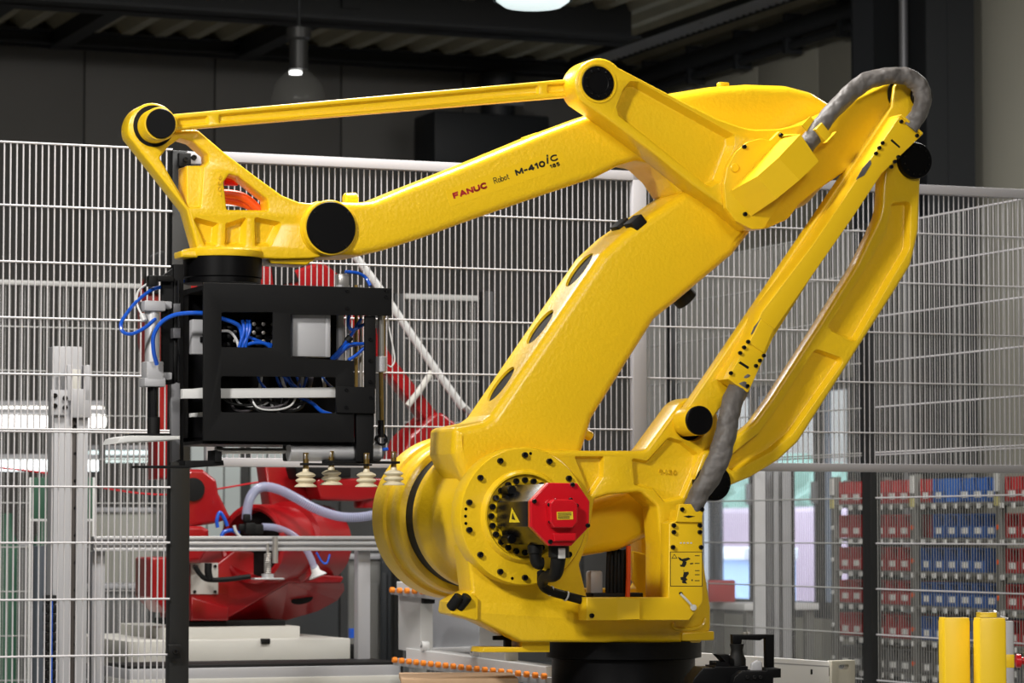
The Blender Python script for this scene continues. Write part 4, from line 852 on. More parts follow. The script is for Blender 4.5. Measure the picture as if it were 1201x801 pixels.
mb = MB(); q = FR.L(*g8([(783, 360)])[0], -0.05); mb.cyl(q + Vector((0, 0, 0.03)), q - Vector((0, 0, 0.03)), 0.012, 12); q2 = FR.L(*g8([(783, 432)])[0], -0.05)
mb.lathe(q2, AX, [(0.014, -0.008), (0.022, -0.008), (0.022, 0.008), (0.014, 0.008), (0.014, -0.008)], 20); mb.build('rod_eye', 'bolt', gr)
gtube('signal_cable', 'whitecable', [(*g6([q])[0], -0.05) for q in ((825, 330), (840, 420), (860, 520), (870, 600), (850, 640), (825, 630))], 0.003)
gc('marker_strip', 'redcap', g8([(596, 258), (619, 258), (619, 416), (596, 418)]), -0.03, -0.035, 0.001)
# horizontal cylinder below the plate
gtube('piston_rod', 'steel', [(*g2([(350, 664)])[0], -0.10), (*g2([(560, 664)])[0], -0.10)], 0.010, seg=12, sub=1)
gtube('cylinder_body', 'alu', [(*g2([(556, 668)])[0], -0.065), (*g2([(840, 668)])[0], -0.065)], 0.032, seg=20, sub=1)
for X, w_, m in ((565, 18, 'rubber'), (605, 14, 'alumat')):
    mb = MB(); q = FR.L(*g2([(X, 668)])[0], -0.10); mb.box(q, (0.042 if w_ == 18 else 0.03, 0.075, 0.062), bev=0.006); mb.build('cylinder_end', m, gr)
mb = MB(); q = FR.L(*g2([(338, 664)])[0], -0.10); mb.cyl(q + Vector((-0.012, 0, 0)), q + Vector((0.012, 0, 0)), 0.016, 14); mb.build('rod_nut', 'steel', gr)
gtube('air_hose', 'blue', [(*g8([q])[0], -0.06) for q in ((300, 448), (340, 480), (400, 505), (440, 520), (540, 530), (620, 528))], 0.006)
gtube('air_hose', 'blue', [(*g8([q])[0], -0.05) for q in ((735, 512), (780, 502), (830, 495))], 0.006)
# lower bars and the suction cups
gc('cup_bar', 'blackplate', g8([(410, 572), (912, 578), (912, 594), (410, 592)]), -0.02, -0.06)
gc('cup_bar', 'blackplate', g8([(262, 588), (725, 596), (725, 608), (262, 604)]), 0.04, 0.0)
prof = [(0, 0.060), (0.010, 0.060), (0.012, 0.050), (0.018, 0.049), (0.031, 0.043), (0.0345, 0.0385), (0.031, 0.034), (0.0235, 0.0305), (0.0235, 0.0285), (0.032, 0.0245), (0.0355, 0.020), (0.032, 0.0155), (0.0245, 0.012), (0.0245, 0.010), (0.034, 0.005), (0.039, 0.000), (0.0385, -0.002), (0.012, 0.006), (0, 0.006)]
cup = MB().lathe((0, 0, -0.04), (0, 0, 1), prof, 28).mesh('suction_cup'); cup.materials.append(M_('ivory'))
for (X, Y, n) in ((278, 668, 0.02), (450, 655, -0.04), (685, 668, 0.02), (868, 657, -0.04)):
    q = FR.L(*g8([(X, Y)])[0], n); c = inst('suction_cup', cup, gr, q); c['label'] = 'ivory bellows suction cup'
    MB().cyl(q + Vector((0, 0, 0.015)), q + Vector((0, 0, 0.075)), 0.010, 12).build('cup_fitting', 'brass', gr)
    MB().box(q + Vector((0.0, 0, 0.062)), (0.016, 0.018, 0.020), bev=0.003).build('elbow_fitting', 'steel', gr)
# left clamp assembly
nL = -0.20
gc('side_plate', 'blackplate', g2([(160, 118), (205, 84), (222, 84), (222, 452), (160, 458)]), nL, nL - 0.02)
rl = gc('guide_rail', 'blackplate', g2([(198, 80), (228, 80), (228, 700), (218, 700), (198, 640)]), nL + 0.015, nL - 0.03)
gtube('guide_shaft', 'bolt', [(*g2([(212, 130)])[0], nL + 0.03), (*g2([(212, 450)])[0], nL + 0.03)], 0.005, sub=1)
for Y in (218, 295):
    gc('rail_carriage', mat('carriage', (0.10, 0.10, 0.11), 0.4, metal=0.3), g2([(196, Y - 16), (219, Y - 16), (219, Y + 16), (196, Y + 16)]), nL + 0.04, nL, 0.003)
gc('lower_slide', mat('slidegrey', (0.16, 0.16, 0.17), 0.45, metal=0.3), g2([(188, 456), (217, 446), (217, 690), (190, 700)]), nL + 0.03, nL + 0.005, 0.003)
gtube('cylinder_body', 'alu', [(*g2([(130, 205)])[0], nL + 0.04), (*g2([(130, 420)])[0], nL + 0.04)], 0.026, seg=20, sub=1)
for Y, h in ((212, 16), (415, 30), (450, 14)):
    mb = MB(); q = FR.L(*g2([(130, Y)])[0], nL + 0.04); mb.box(q, (0.075 if h < 30 else 0.06, 0.075, h * 0.0011 * 2), bev=0.005); mb.build('cylinder_end', 'alumat', gr)
for Y in (208, 430):
    mb = MB(); q = FR.L(*g2([(165, Y)])[0], nL + 0.03); mb.box(q, (0.05, 0.04, 0.025), bev=0.004); mb.build('clamp_bracket', 'alumat', gr)
gtube('piston_rod', 'bolt', [(*g2([(132, 450)])[0], nL + 0.04), (*g2([(132, 590)])[0], nL + 0.04)], 0.019, seg=16, sub=1)
mb = MB(); q = FR.L(*g2([(134, 585)])[0], nL + 0.04); mb.cyl(q + Vector((0, 0, 0.03)), q - Vector((0, 0, 0.03)), 0.022, 14, bev=0.003); mb.build('rod_foot', 'rubber', gr)
mb = MB(); q = FR.L(*g2([(155, 125)])[0], nL + 0.02); mb.box(q, (0.09, 0.03, 0.02), bev=0.004); mb.box(q + Vector((-0.03, 0, -0.01)), (0.03, 0.04, 0.035), bev=0.004); mb.build('top_bracket', 'rubber', gr)
bl = gc('clamp_blade', 'white', g7([(118, 462), (466, 464), (466, 490), (118, 508), (40, 516), (62, 478)]), -0.06, -0.26, 0.004)
gc('blade_carrier', 'blackplate', g7([(165, 448), (405, 448), (405, 460), (165, 460)]), -0.10, -0.24)
gc('lower_arm', 'blackplate', g7([(180, 664), (500, 662), (500, 630), (755, 628), (760, 662), (500, 682), (180, 678)]), -0.06, -0.14)
gc('arm_post', 'blackplate', g7([(700, 560), (745, 570), (745, 640), (698, 640)]), -0.05, -0.14)
# ================================================================== fences
FF = Frame((0, 13.0), YAW)                                   # plane of the cell fence and the lifting gate
_w = MB().cyl((0, 0, -0.5), (0, 0, 0.5), 1.0, 6).mesh('vertical_wire'); _w.materials.append(M_('wire'))
_hw = MB().cyl((-0.5, 0, 0), (0.5, 0, 0), 1.0, 6).mesh('horizontal_wire'); _hw.materials.append(M_('wire'))
def _w2(m, c={}):
    if m not in c: c[m] = _w.copy(); c[m].materials[0] = M_(m)
    return c[m]
def fence_panel(name, label, cat, fr, u0, u1, z0, z1, s, hz, rv=0.0036, rh=0.0044, n=0.0, frame=None, group=None, start=None, joined=None, m2=None):
    p = fr.W((u0 + u1) / 2, n, 0); t = thing(name, label, cat, p, fr.yaw, group); um = (u0 + u1) / 2
    us = []; u = u0 + (0.012 if start is None else start)
    while u < u1 - 0.004: us.append(u - um); u += s
    if joined:
        mb = MB()
        for x in us: mb.cyl((x, 0, z0), (x, 0, z1), rv, 4, cap=False)
        o = mb.build('vertical_wires', joined, t); o['kind'] = 'stuff'
    else:
        for x in us: inst('vertical_wire', _w, t, (x, 0, (z0 + z1) / 2), None, (rv, rv, z1 - z0))
    if m2:
        for c in t.children: c.data = _w2(m2)
    for z in hz:
        if joined:
            MB().cyl((u0 - um, -rv, z), (u1 - um, -rv, z), rh, 6).build('horizontal_wire', joined, t)
        else: inst('horizontal_wire', _hw, t, (0, -0.003, z), None, (u1 - u0, rh, rh))
    return t, um
# left fixed panel
zA = [FF.uv(100, y)[1] for y in (170.8, 244, 309.5, 374.5, 440, 504, 506.8, 571, 636.5, 703, 769)]
uA0 = FF.uv(-70, 400)[0]; uA1 = FF.uv(200.5, 400)[0]
fA, um = fence_panel('mesh_fence', 'white wire mesh fence panel at the left edge of the cell', 'fence', FF, uA0, uA1, 0.12, zA[0], 0.02505, zA + [zA[-1] - 0.225, zA[-1] - 0.4], rv=0.0033, rh=0.0045, start=uA1 - uA0 - int((uA1 - uA0) / 0.02505) * 0.02505 + 0.002)
# dark fence post at the end of it
u0 = FF.uv(201, 600)[0]; u1 = FF.uv(224, 600)[0]; zt = FF.uv(212, 176)[1]
fp_ = thing('fence_post', 'dark grey square fence post between left panel and lifting gate', 'post', FF.W((u0 + u1) / 2, 0, 0), YAW)
MB().box((0, 0.045, zt / 2), (u1 - u0, 0.06, zt), bev=0.004).build('shaft', 'post', fp_)
MB().box((0, 0.03, 0.006), (0.16, 0.16, 0.012)).build('foot_plate', 'post', fp_)
for (X, Y) in ((215, 188), (203, 764), (203, 430)):
    q = FF.uv(X, Y)
    MB().box((q[0] - (u0 + u1) / 2, -0.012, q[1]), (0.05, 0.03, 0.055), bev=0.004).build('clip', 'rubber', fp_)
    b_ = inst('bolt', BOLT, fp_, (q[0] - (u0 + u1) / 2, -0.027, q[1]), None, (1.2, 1.2, 1.2))
# lifting gate
uG0 = FF.uv(241, 400)[0]; uG1 = FF.uv(1262, 400)[0]; zT0 = FF.uv(400, 185)[1]; zT1 = FF.uv(400, 196.5)[1]; zB0 = FF.uv(1000, 543.8)[1]; zB1 = FF.uv(1000, 553.4)[1]
zG = [FF.uv(600, y)[1] for y in (254.5, 316.5, 378.3, 440, 502)]
n0g = 0.03
gate, um = fence_panel('lifting_gate', 'long white framed wire mesh gate hanging behind the yellow robot', 'gate', FF, uG0 + 0.03, uG1 - 0.03, zB0 - 0.005, zT1 + 0.005, 0.0249, zG, rv=0.0027, rh=0.0038, n=0.0, m2='gatewire')
def rail(name, a0, a1, z0, z1, d=0.04, par=None, m='gateframe'):
    return MB().box(((a0 + a1) / 2 - um, 0.0, (z0 + z1) / 2), (a1 - a0, d, z1 - z0), bev=0.003).build(name, m, par)
rail('top_rail', uG0, uG1, zT1, zT0, par=gate); rail('bottom_rail', uG0, uG1, zB1, zB0, par=gate)
rail('stile', uG0, uG0 + 0.04, zB1, zT0, par=gate); rail('stile', uG1 - 0.04, uG1, zB1, zT0, par=gate)
um_ = FF.uv(740.5, 400)[0]; rail('stile', um_, FF.uv(756.5, 400)[0], zB1, zT0, par=gate)
q = FF.uv(230, 186); br = MB().box((q[0] - um, -0.01, q[1]), (0.09, 0.03, 0.05), bev=0.006).build('hinge_bracket', 'gateframe', gate)
inst('bolt', BOLT, br, (q[0] - um - 0.018, -0.026, q[1]), None, (1.3, 1.3, 1.3))
# side fence going back on the right
pC = at(1020, 267, 15.6); FC = Frame((pC.x, pC.y), YAW - R(90))
zc0 = pC.z; zC = [zc0 - 0.2235 * i for i in range(0, 11)]
zC.insert(6, zC[5] - 0.012)
uR = 1.66; uL1 = FC.uv(793, 400)[0]; uL2 = FC.uv(740, 400)[0]
fence_panel('side_fence_panel', 'pale mesh side fence panel to the right of the black post', 'fence', FC, 0.05, uR, 0.15, zc0, 0.025, zC, rv=0.0019, rh=0.0045, group=None, m2='sidewire')
fence_panel('side_fence_panel', 'pale mesh side fence panel between black post and curved link', 'fence', FC, uL1 + 0.02, -0.055, 0.15, zc0, 0.025, zC, rv=0.0015, rh=0.0040, joined='farwire')
fence_panel('side_fence_panel', 'farthest pale mesh side fence panel behind the upper arm', 'fence', FC, uL2 + 0.05, uL1 - 0.09, 0.15, zc0, 0.025, zC, rv=0.0022, rh=0.0042, joined='farwire')
def post(label, fr, u, ztop, wd, n=0.0):
    t = thing('fence_post', label, 'post', fr.W(u, n, 0), fr.yaw)
    MB().box((0, 0, ztop / 2), (wd, 0.06, ztop), bev=0.004).build('shaft', 'post', t); MB().box((0, 0, 0.006), (0.16, 0.16, 0.012)).build('foot_plate', 'post', t); return t
w21 = 0.09
post('black square fence post standing before the bin rack', FC, 0, zc0 + 0.02, w21)
post('thin black fence post seen under the upper arm through the gate', FC, uL1 - 0.03, zc0 + 0.02, 0.07)
# second mesh fence beyond the left panel
FB = Frame((0, 17.0), YAW)
zb = FB.uv(100, 334)[1]; uB0 = FB.uv(-60, 400)[0]; uB1 = FB.uv(206, 400)[0]
zz = [zb - 0.2235 * i for i in range(0, 10)]
fB, um = fence_panel('rear_fence_panel', 'grey mesh fence farther behind the left fence panel', 'fence', FB, uB0, uB1, 0.15, zb, 0.025, zz, rv=0.0020, rh=0.0035, joined='farwire')
MB().box((0, 0, zb), (uB1 - uB0, 0.03, 0.025), bev=0.003).build('top_rail', 'farwire', fB)
uB2 = FB.uv(466, 400)[0]; uB3 = FB.uv(566, 400)[0]; zb2 = FB.uv(520, 349)[1]
fB2, um = fence_panel('rear_fence_panel', 'short grey mesh fence panel behind the gate and grey strut', 'fence', FB, uB2 + 0.03, uB3 - 0.02, 0.15, zb2, 0.025, [zb2 - 0.2235 * i for i in range(0, 9)], rv=0.0018, rh=0.0036, joined='farwire')
MB().box((0, 0, zb2), (uB3 - uB2 - 0.07, 0.03, 0.03), bev=0.003).build('top_rail', 'farwire', fB2)
post('thin grey fence post with a cap left of the short rear mesh', FB, uB2, FB.uv(475, 345)[1], 0.05)
u_ = FB.uv(560, 400)[0]; uq = FB.uv(660, 400)[0]
post('black rear fence post right of the short rear mesh', FB, uB3 + 0.02, 2.35, 0.06)
# ================================================================== red robot behind the cell
pR = at(300, 640, 15.2); RR = Frame((pR.x, pR.y), YAW)
rr = thing('red_robot', 'red handling robot on a white plinth behind the fence post', 'robot', (pR.x, pR.y, 0), YAW)
c3 = K(270, 540, 4.45); c5 = K(160, 540, 5.722); c6 = K(160, 520, 2.85)
def rc(name, m, P, nf, nb, bev=0.008, par=None, **k): return cast_px(RR, name, m, par or rr, P, nf, nb, bev, **k)
def rt(name, m, pts, r, seg=10, par=None, **k): mb = MB(); mb.tube([RR.L(*p) for p in pts], r, seg, 6); return mb.build(name, m, par or rr)
tu = rc('turret', 'red', [(224, 727), (264, 728), (338, 684), (400, 684, 4), (405, 676, 4), (350, 672), (330, 650), (275, 645), (256, 660), (224, 662)], 0.10, -0.45, 0.010)
_f = [RR.L(*q) for q in ((264, 728, 0.095), (338, 684, 0.095), (403, 684, 0.095), (404, 692, 0.02), (396, 704, -0.08), (372, 717, -0.14), (330, 729, -0.18))]
_k = [Vector((v.x, 0.45, v.z)) for v in _f]; mb = MB(); mb.add(_f + _k, [(0, 1, 6), (1, 5, 6), (1, 4, 5), (1, 3, 4), (1, 2, 3)] + [(i, (i + 1) % 7, 7 + (i + 1) % 7, 7 + i) for i in range(7)] + [tuple(range(13, 6, -1))]); mb.build('turret_underside', 'red', tu)
rc('turret_lip', 'red', [(224, 728), (268, 728), (268, 712), (224, 700)], 0.16, 0.05, 0.01, tu)
mb = MB(); q = RR.uv(354, 703, -0.03); mb.lathe(NP(q[0], q[1], -0.028), AX, [(0, 0), (0.055, 0), (0.055, 0.003), (0, 0.003)], 24)
for i_, v_ in enumerate(mb.v): mb.v[i_] = (v_[0], v_[1], q[1] + (v_[2] - q[1]) * 0.42 + (v_[0] - q[0]) * 0.15)
mb.build('drain_hole', 'rubber', tu)
pl = rc('service_plate', 'offwhite', [(224, 660), (256, 660), (256, 697), (224, 697)], 0.108, 0.10, 0.002, tu)
for q in ((228, 664), (252, 664), (252, 694), (228, 694)): bolt_px(pl, RR, *q, 0.108, 0.9)
# open drum pointing to the left front
dax = Vector((-0.80, -0.60, 0)); ac = RR.L(296, 638, 0.20)
mb = MB(); mb.lathe(ac, -dax, [(0.155, 0.10), (0.160, 0.0), (0.172, -0.006), (0.188, 0.0), (0.190, 0.14), (0.180, 0.15), (0.180, 0.27), (0.205, 0.28), (0.205, 0.36), (0.19, 0.37), (0.19, 0.56), (0.0, 0.57)], 40)
dm_ = mb.build('drum', 'red', rr)
mb = MB(); mb.lathe(ac, -dax, [(0, 0.09), (0.157, 0.09), (0.157, 0.10), (0, 0.10)], 32); mb.build('drum_interior', 'rubber', rr)
rc('lower_arm', 'red', c5([(300, 70), (370, 58, 10), (450, 60, 20), (540, 130, 30), (556, 220, 20), (640, 390, 8), (520, 425), (300, 455)]), 0.16, 0.0, 0.02)
mb = MB(); q = RR.uv(226, 574, 0.16); mb.lathe(NP(q[0], q[1], 0.14), AX, [(0, 0), (0.055, 0), (0.055, 0.035), (0, 0.04)], 24); mb.build('joint_cap', 'rubber', rr)
rc('joint_cover', 'red', c5([(300, 440, 10), (440, 440, 10), (490, 465, 10), (492, 525), (470, 620, 20), (430, 680, 10), (300, 690)]), 0.24, 0.08, 0.02)
rc('side_cabinet', 'red', [(178, 654, 3), (203, 653, 3), (203, 716), (196, 719), (178, 700)], 0.20, -0.1, 0.01)
rc('upper_arm', 'red', [(184, 562), (184, 460), (172, 400), (172, 340, 6), (182, 318, 8), (196, 316, 6), (203, 340), (206, 562)], -0.02, -0.20, 0.02)
rc('elbow', 'rubber', [(168, 345, 8), (175, 300, 8), (196, 292, 8), (205, 320, 6), (196, 345, 6)], 0.02, -0.02, 0.008)
rc('forearm', 'red', [(196, 322), (310, 312), (345, 318), (378, 306, 8), (398, 322, 8), (462, 420), (520, 492), (510, 506), (452, 434), (380, 336, 8), (300, 338), (196, 345)], -0.06, -0.18, 0.012)
rc('forearm_motor', 'rubber', [(318, 306, 4), (340, 305, 4), (352, 330), (322, 336)], -0.04, -0.06, 0.006)
rc('link_head', 'red', [(480, 512, 10), (515, 480, 12), (540, 500, 10), (548, 545), (466, 548, 8)], -0.02, -0.30, 0.02)
rc('vertical_link', 'red', [(310, 545), (376, 545), (366, 590, 10), (352, 620), (318, 600, 8)], -0.15, -0.30, 0.015)
rc('wrist_arm', 'red', [(370, 561, 4), (470, 561), (470, 582), (420, 588, 6), (376, 586, 5)], 0.05, -0.15, 0.012)
mb = MB(); q = RR.uv(436, 590, -0.05); mb.lathe((q[0], 0.05, q[1]), (0, 0, 1), [(0, -0.025), (0.085, -0.025), (0.09, -0.018), (0.09, 0.02), (0, 0.03)], 32); mb.build('wrist_disc', 'red', rr)
rc('wrist_motor', 'rubber', [(345, 545, 4), (412, 545), (412, 560), (350, 562, 4)], 0.06, -0.1, 0.01)
rt('cable_duct', 'whitecable', [(415, 298, -0.02), (450, 345, -0.02), (500, 418, -0.02), (543, 478, -0.02)], 0.020)
rt('strut', 'offwhite', [(506, 436, -0.02), (494, 455, -0.02), (478, 476, -0.02)], 0.016)
rt('hose_bend', 'steel', [(541, 474, -0.02), (551, 484, -0.02), (556, 500, -0.02), (556, 515, -0.02)], 0.016)
mclear = mat('clearhose', (0.42, 0.44, 0.62), 0.25, alpha=0.55, coat=0.5)
hz_ = [(85, 310), (88, 260), (105, 195), (140, 150), (190, 138), (260, 155), (340, 195), (430, 245), (520, 280), (600, 296), (700, 293), (800, 270), (900, 240)]
rt('vacuum_hose', mclear, [(*c3([q])[0], 0.35) for q in hz_], 0.0225, 14)
mb = MB()
P = catmull([RR.L(*c3([q])[0], 0.35) for q in hz_], 9)
for i in range(1, len(P) - 1):
    t_ = (P[i + 1] - P[i - 1]); mb.lathe(P[i], t_, [(0.0222, -0.0008), (0.0236, -0.0008), (0.0236, 0.0008), (0.0222, 0.0008)], 10)
o = mb.build('hose_rings', mat('hosering', (0.40, 0.42, 0.58), 0.3), rr); o['kind'] = 'stuff'
rt('vacuum_hose', mclear, [(*c3([q])[0], 0.33) for q in ((165, 345), (240, 352), (320, 385), (380, 440), (420, 510), (445, 575))], 0.017, 14)
mb = MB(); q = RR.L(*c3([(448, 580)])[0], 0.33); mb.lathe(q, Vector((0.35, -0.2, -1)), [(0.018, -0.03), (0.022, 0.0), (0.042, 0.02), (0.044, 0.026), (0, 0.024)], 24); mb.build('suction_bell', 'whitecable', rr)
mb = MB()
for (X, Y, s) in ((85, 300, 0.035), (100, 355, 0.05), (145, 360, 0.045), (60, 350, 0.03), (125, 380, 0.03)): mb.box(RR.L(*c3([(X, Y)])[0], 0.36), (s, s, s * 1.1), bev=0.008)
mb.build('valve_cluster', 'rubber', rr)
rt('air_hose', 'blue', [(*c5([q])[0], 0.34) for q in ((545, 450), (540, 400), (560, 350), (590, 390), (610, 440))], 0.009)
rt('air_hose', 'blue', [(*c5([q])[0], 0.34) for q in ((570, 510), (590, 480), (640, 470), (690, 490))], 0.010)
rt('air_hose', 'blue', [(*c3([q])[0], 0.30) for q in ((450, 480), (480, 530), (505, 535), (520, 490))], 0.005)
rt('signal_cable', 'whitecable', [(*c3([q])[0], 0.36) for q in ((20, 340), (35, 380), (80, 420), (140, 440), (190, 430))], 0.008)
rt('signal_cable', 'rubber', [(*c6([q])[0], 0.32) for q in ((195, 410), (215, 440), (240, 455), (300, 455), (380, 445))], 0.012)
rt('signal_cable', 'rubber', [(*c6([q])[0], 0.32) for q in ((240, 400), (240, 430), (245, 455))], 0.018)
# plinth
t = thing('robot_plinth', 'white machine plinth under the red robot', 'plinth', RR.W(0, 0, 0), YAW)
def plx(x0, x1, y0, y1, n0, n1, name, m):
    a = RR.uv(x0, y0, n0); b = RR.uv(x1, y1, n0); MB().box(((a[0] + b[0]) / 2, -(n0 + n1) / 2, (a[1] + b[1]) / 2), (b[0] - a[0], n0 - n1, a[1] - b[1]), bev=0.006).build(name, m, t)
plx(150, 411, 752, 781, 0.35, -0.8, 'base_plate', 'offwhite'); plx(192, 352, 736, 752, 0.2, -0.6, 'riser_plate', 'offwhite'); plx(222, 335, 728, 736, 0.12, -0.5, 'swivel_ring', 'rubber')
q = RR.uv(300, 781, 0.35)[1]; MB().box((0, 0.2, q / 2), (0.9, 0.9, q)).build('pedestal', 'rubber', t)
MB().box((RR.uv(311, 751, 0.35)[0], -0.352, RR.uv(311, 752, 0.35)[1]), (0.045, 0.02, 0.025), bev=0.004).build('lug', 'rubber', t)
plx(411, 428, 757, 775, 0.30, 0.1, 'valve', 'rubber')
MB().cyl(RR.L(416, 748, 0.2), RR.L(416, 737, 0.2), 0.03, 14).build('blue_cap', 'blue', t)
# aluminium beam across in front of the red robot
pB = at(280, 637, 14.3); BB = Frame((pB.x, pB.y), YAW)
t = thing('aluminium_beam', 'long aluminium profile beam crossing in front of the red robot', 'beam', BB.W(0, 0, 0), YAW)
u0 = BB.uv(109, 637)[0]; u1 = BB.uv(470, 637)[0]; z0 = BB.uv(280, 646)[1]; z1 = BB.uv(280, 629)[1]; h = z1 - z0
MB().box(((u0 + u1) / 2, 0.02, (z0 + z1) / 2), (u1 - u0, 0.03, h - 0.004)).build('core', 'alumat', t)
for f in (0.0, 0.42, 0.8): MB().box(((u0 + u1) / 2, 0, z0 + h * (f + 0.1)), (u1 - u0, 0.03, h * 0.22), bev=0.003).build('flange', 'alu', t)
for X in (118, 430):
    q = BB.uv(X, 637)[0]; MB().box((q, 0.06, z0 / 2), (0.06, 0.06, z0), bev=0.004).build('support_leg', 'alumat', t)
# spring suction foot on the beam
q = BB.uv(310, 650)
t = thing('spring_plunger', 'spring plunger with flat steel pad hanging from the aluminium beam', 'plunger', BB.W(q[0], 0.05, q[1] - 0.11), YAW)
mb = MB()
P = [Vector((0.014 * math.cos(k * 0.8), 0.014 * math.sin(k * 0.8), 0.02 + 0.0012 * k)) for k in range(80)]
mb.tube(P, 0.0035, 6, 1); mb.build('spring', 'steel', t)
MB().cyl((0, 0, 0.0), (0, 0, 0.16), 0.007, 10).build('stem', 'steel', t); MB().box((0, 0, 0.0), (0.14, 0.06, 0.008), bev=0.002).build('pad', 'alu', t); MB().cyl((0, 0, 0.004), (0, 0, 0.022), 0.028, 16).build('collar', 'alu', t)
MB().cyl((0.035, 0, 0.07), (0.035, 0, 0.19), 0.014, 12).build('barrel', 'steel', t)
# conveyor edge below the plinth
pB2 = at(300, 790, 14.0); B2 = Frame((pB2.x, pB2.y), YAW)
t = thing('conveyor_edge', 'dark and aluminium conveyor side beam along the bottom left', 'conveyor', B2.W(0, 0, 0), YAW)
def bx2(x0, x1, y0, y1, n0, n1, name, m):
    a = B2.uv(x0, y0, n0); b = B2.uv(x1, y1, n0); MB().box(((a[0] + b[0]) / 2, -(n0 + n1) / 2, (a[1] + b[1]) / 2), (b[0] - a[0], n0 - n1, a[1] - b[1]), bev=0.003).build(name, m, t)
bx2(152, 470, 781, 785, 0, -0.4, 'belt', 'rubber'); bx2(152, 470, 785, 797, 0.02, -0.4, 'side_rail', 'alumat'); bx2(152, 470, 797.5, 803, 0.03, -0.4, 'wear_strip', 'offwhite')
zq = B2.uv(300, 803)[1]
for X in (175, 440): MB().box((B2.uv(X, 790)[0], 0.2, zq / 2), (0.08, 0.3, zq)).build('leg', 'alumat', t)
# ================================================================== white flow rack with orange rollers
pV = at(465, 775, 14.2); CV = Frame((pV.x, pV.y), YAW - R(90))
t = thing('roller_rack', 'white steel rack with two rows of orange rollers behind the robot base', 'rack', CV.W(0, 0, 0), YAW - R(90))
lowl = lambda X: 772 + (X - 460) * 0.128
def vb(name, P, nf, nb, m='white', bev=0.004): return cast_px(CV, name, m, t, P, nf, nb, bev)
vb('lower_beam', [(476, 760), (640, 782), (640, 797), (476, 774)], 0.0, -0.08)
vb('roller_channel', [(461, 772), (640, 795), (640, 804), (461, 780)], 0.03, -0.02, 'alumat', 0.002)
vb('upper_beam', [(465, 682), (640, 704), (640, 716), (465, 692)], 0.0, -0.08); vb('roller_channel', [(458, 690), (640, 712), (640, 719), (458, 697)], 0.03, -0.02, 'alumat', 0.002)
vb('upright', [(467, 690), (493, 694), (493, 766), (467, 762)], -0.01, -0.07); vb('upright', [(562, 700), (592, 700), (592, 778), (562, 774)], -0.01, -0.07)
vb('rear_panel', [(493, 690), (562, 700), (562, 770), (493, 762)], -0.40, -0.42, mat('rackpanel', (0.30, 0.31, 0.33), 0.5))
vb('rear_beam', [(500, 760), (600, 757), (600, 763), (500, 767)], -0.36, -0.40)
rm = MB().cyl((0, -0.011, 0), (0, 0.011, 0), 0.0125, 12, bev=0.003).mesh('roller'); rm.materials.append(M_('oroller'))
q0 = CV.uv(463, 774, 0.04); q1 = CV.uv(638, 797, 0.04); N = 20
for i in range(N):
    f = i / (N - 1); inst('roller', rm, t, (q0[0] + (q1[0] - q0[0]) * f, -0.04, q0[1]), None, (1.0 + 0, 1, 1.0))
q0 = CV.uv(460, 692, 0.04); q1 = CV.uv(518, 700, 0.04)
for i in range(9): inst('roller', rm, t, (q0[0] + (q1[0] - q0[0]) * i / 6.5, -0.04, q0[1]))
for (X, Y) in ((497, 758), (556, 764)):
    q = CV.uv(X, Y, 0); MB().lathe(NP(q[0], q[1], 0.0), AX, [(0.008, -0.02), (0.022, -0.02), (0.022, 0.012), (0.008, 0.012)], 16).build('lifting_eye', 'white', t)
q = CV.uv(497, 704, 0.0); MB().box((q[0], 0.02, q[1]), (0.05, 0.05, 0.03), bev=0.006).build('stop', 'rubber', t)
zz_ = CV.uv(480, 775, 0)[1]
for X in (480, 620): MB().box((CV.uv(X, 780, 0)[0], 0.04, zz_ / 2 - 0.02), (0.06, 0.06, zz_), bev=0.004).build('leg', 'white', t)
# pallet stack
pP = at(515, 792, 11.6); PF = Frame((pP.x, pP.y), YAW - R(90) + R(30))
pPx, pPy = -0.40 + 0.20, 11.60; zp = pP.z; np_ = max(1, int(zp / 0.144)); z0 = zp - np_ * 0.144
def pallet(label, z):
    t = thing('wooden_pallet', label, 'pallet', (pPx, pPy, z), R(3), 'pallets behind the robot base')
    for i in range(5): MB().box((0, -0.20 + i * 0.10, 0.133), (0.42, 0.09, 0.022), bev=0.003).build('deck_board', 'wood', t)
    for i in range(3): MB().box((-0.16 + i * 0.16, 0, 0.111), (0.08, 0.49, 0.022), bev=0.003).build('stringer_board', 'wood', t)
    for i in range(3):
        for j in range(3): MB().box((-0.16 + i * 0.16, -0.20 + j * 0.20, 0.061), (0.08, 0.08, 0.078), bev=0.004).build('block', 'wood', t)
    for j in range(3): MB().box((0, -0.20 + j * 0.20, 0.011), (0.42, 0.08, 0.022), bev=0.003).build('bottom_board', 'wood', t)
names = ['lowest', 'second', 'third', 'fourth']
for i in range(np_): pallet('light wooden pallet on top of the stack behind the robot base' if i == np_ - 1 else 'wooden pallet, %s from the floor in the stack behind the base' % names[i], i * 0.144 + z0)
tag(MB().box((pPx, pPy, z0 / 2), (0.4, 0.4, z0 - 0.002)).build('floor_plinth', mconc), 'low grey plinth under the pallet stack', 'plinth')
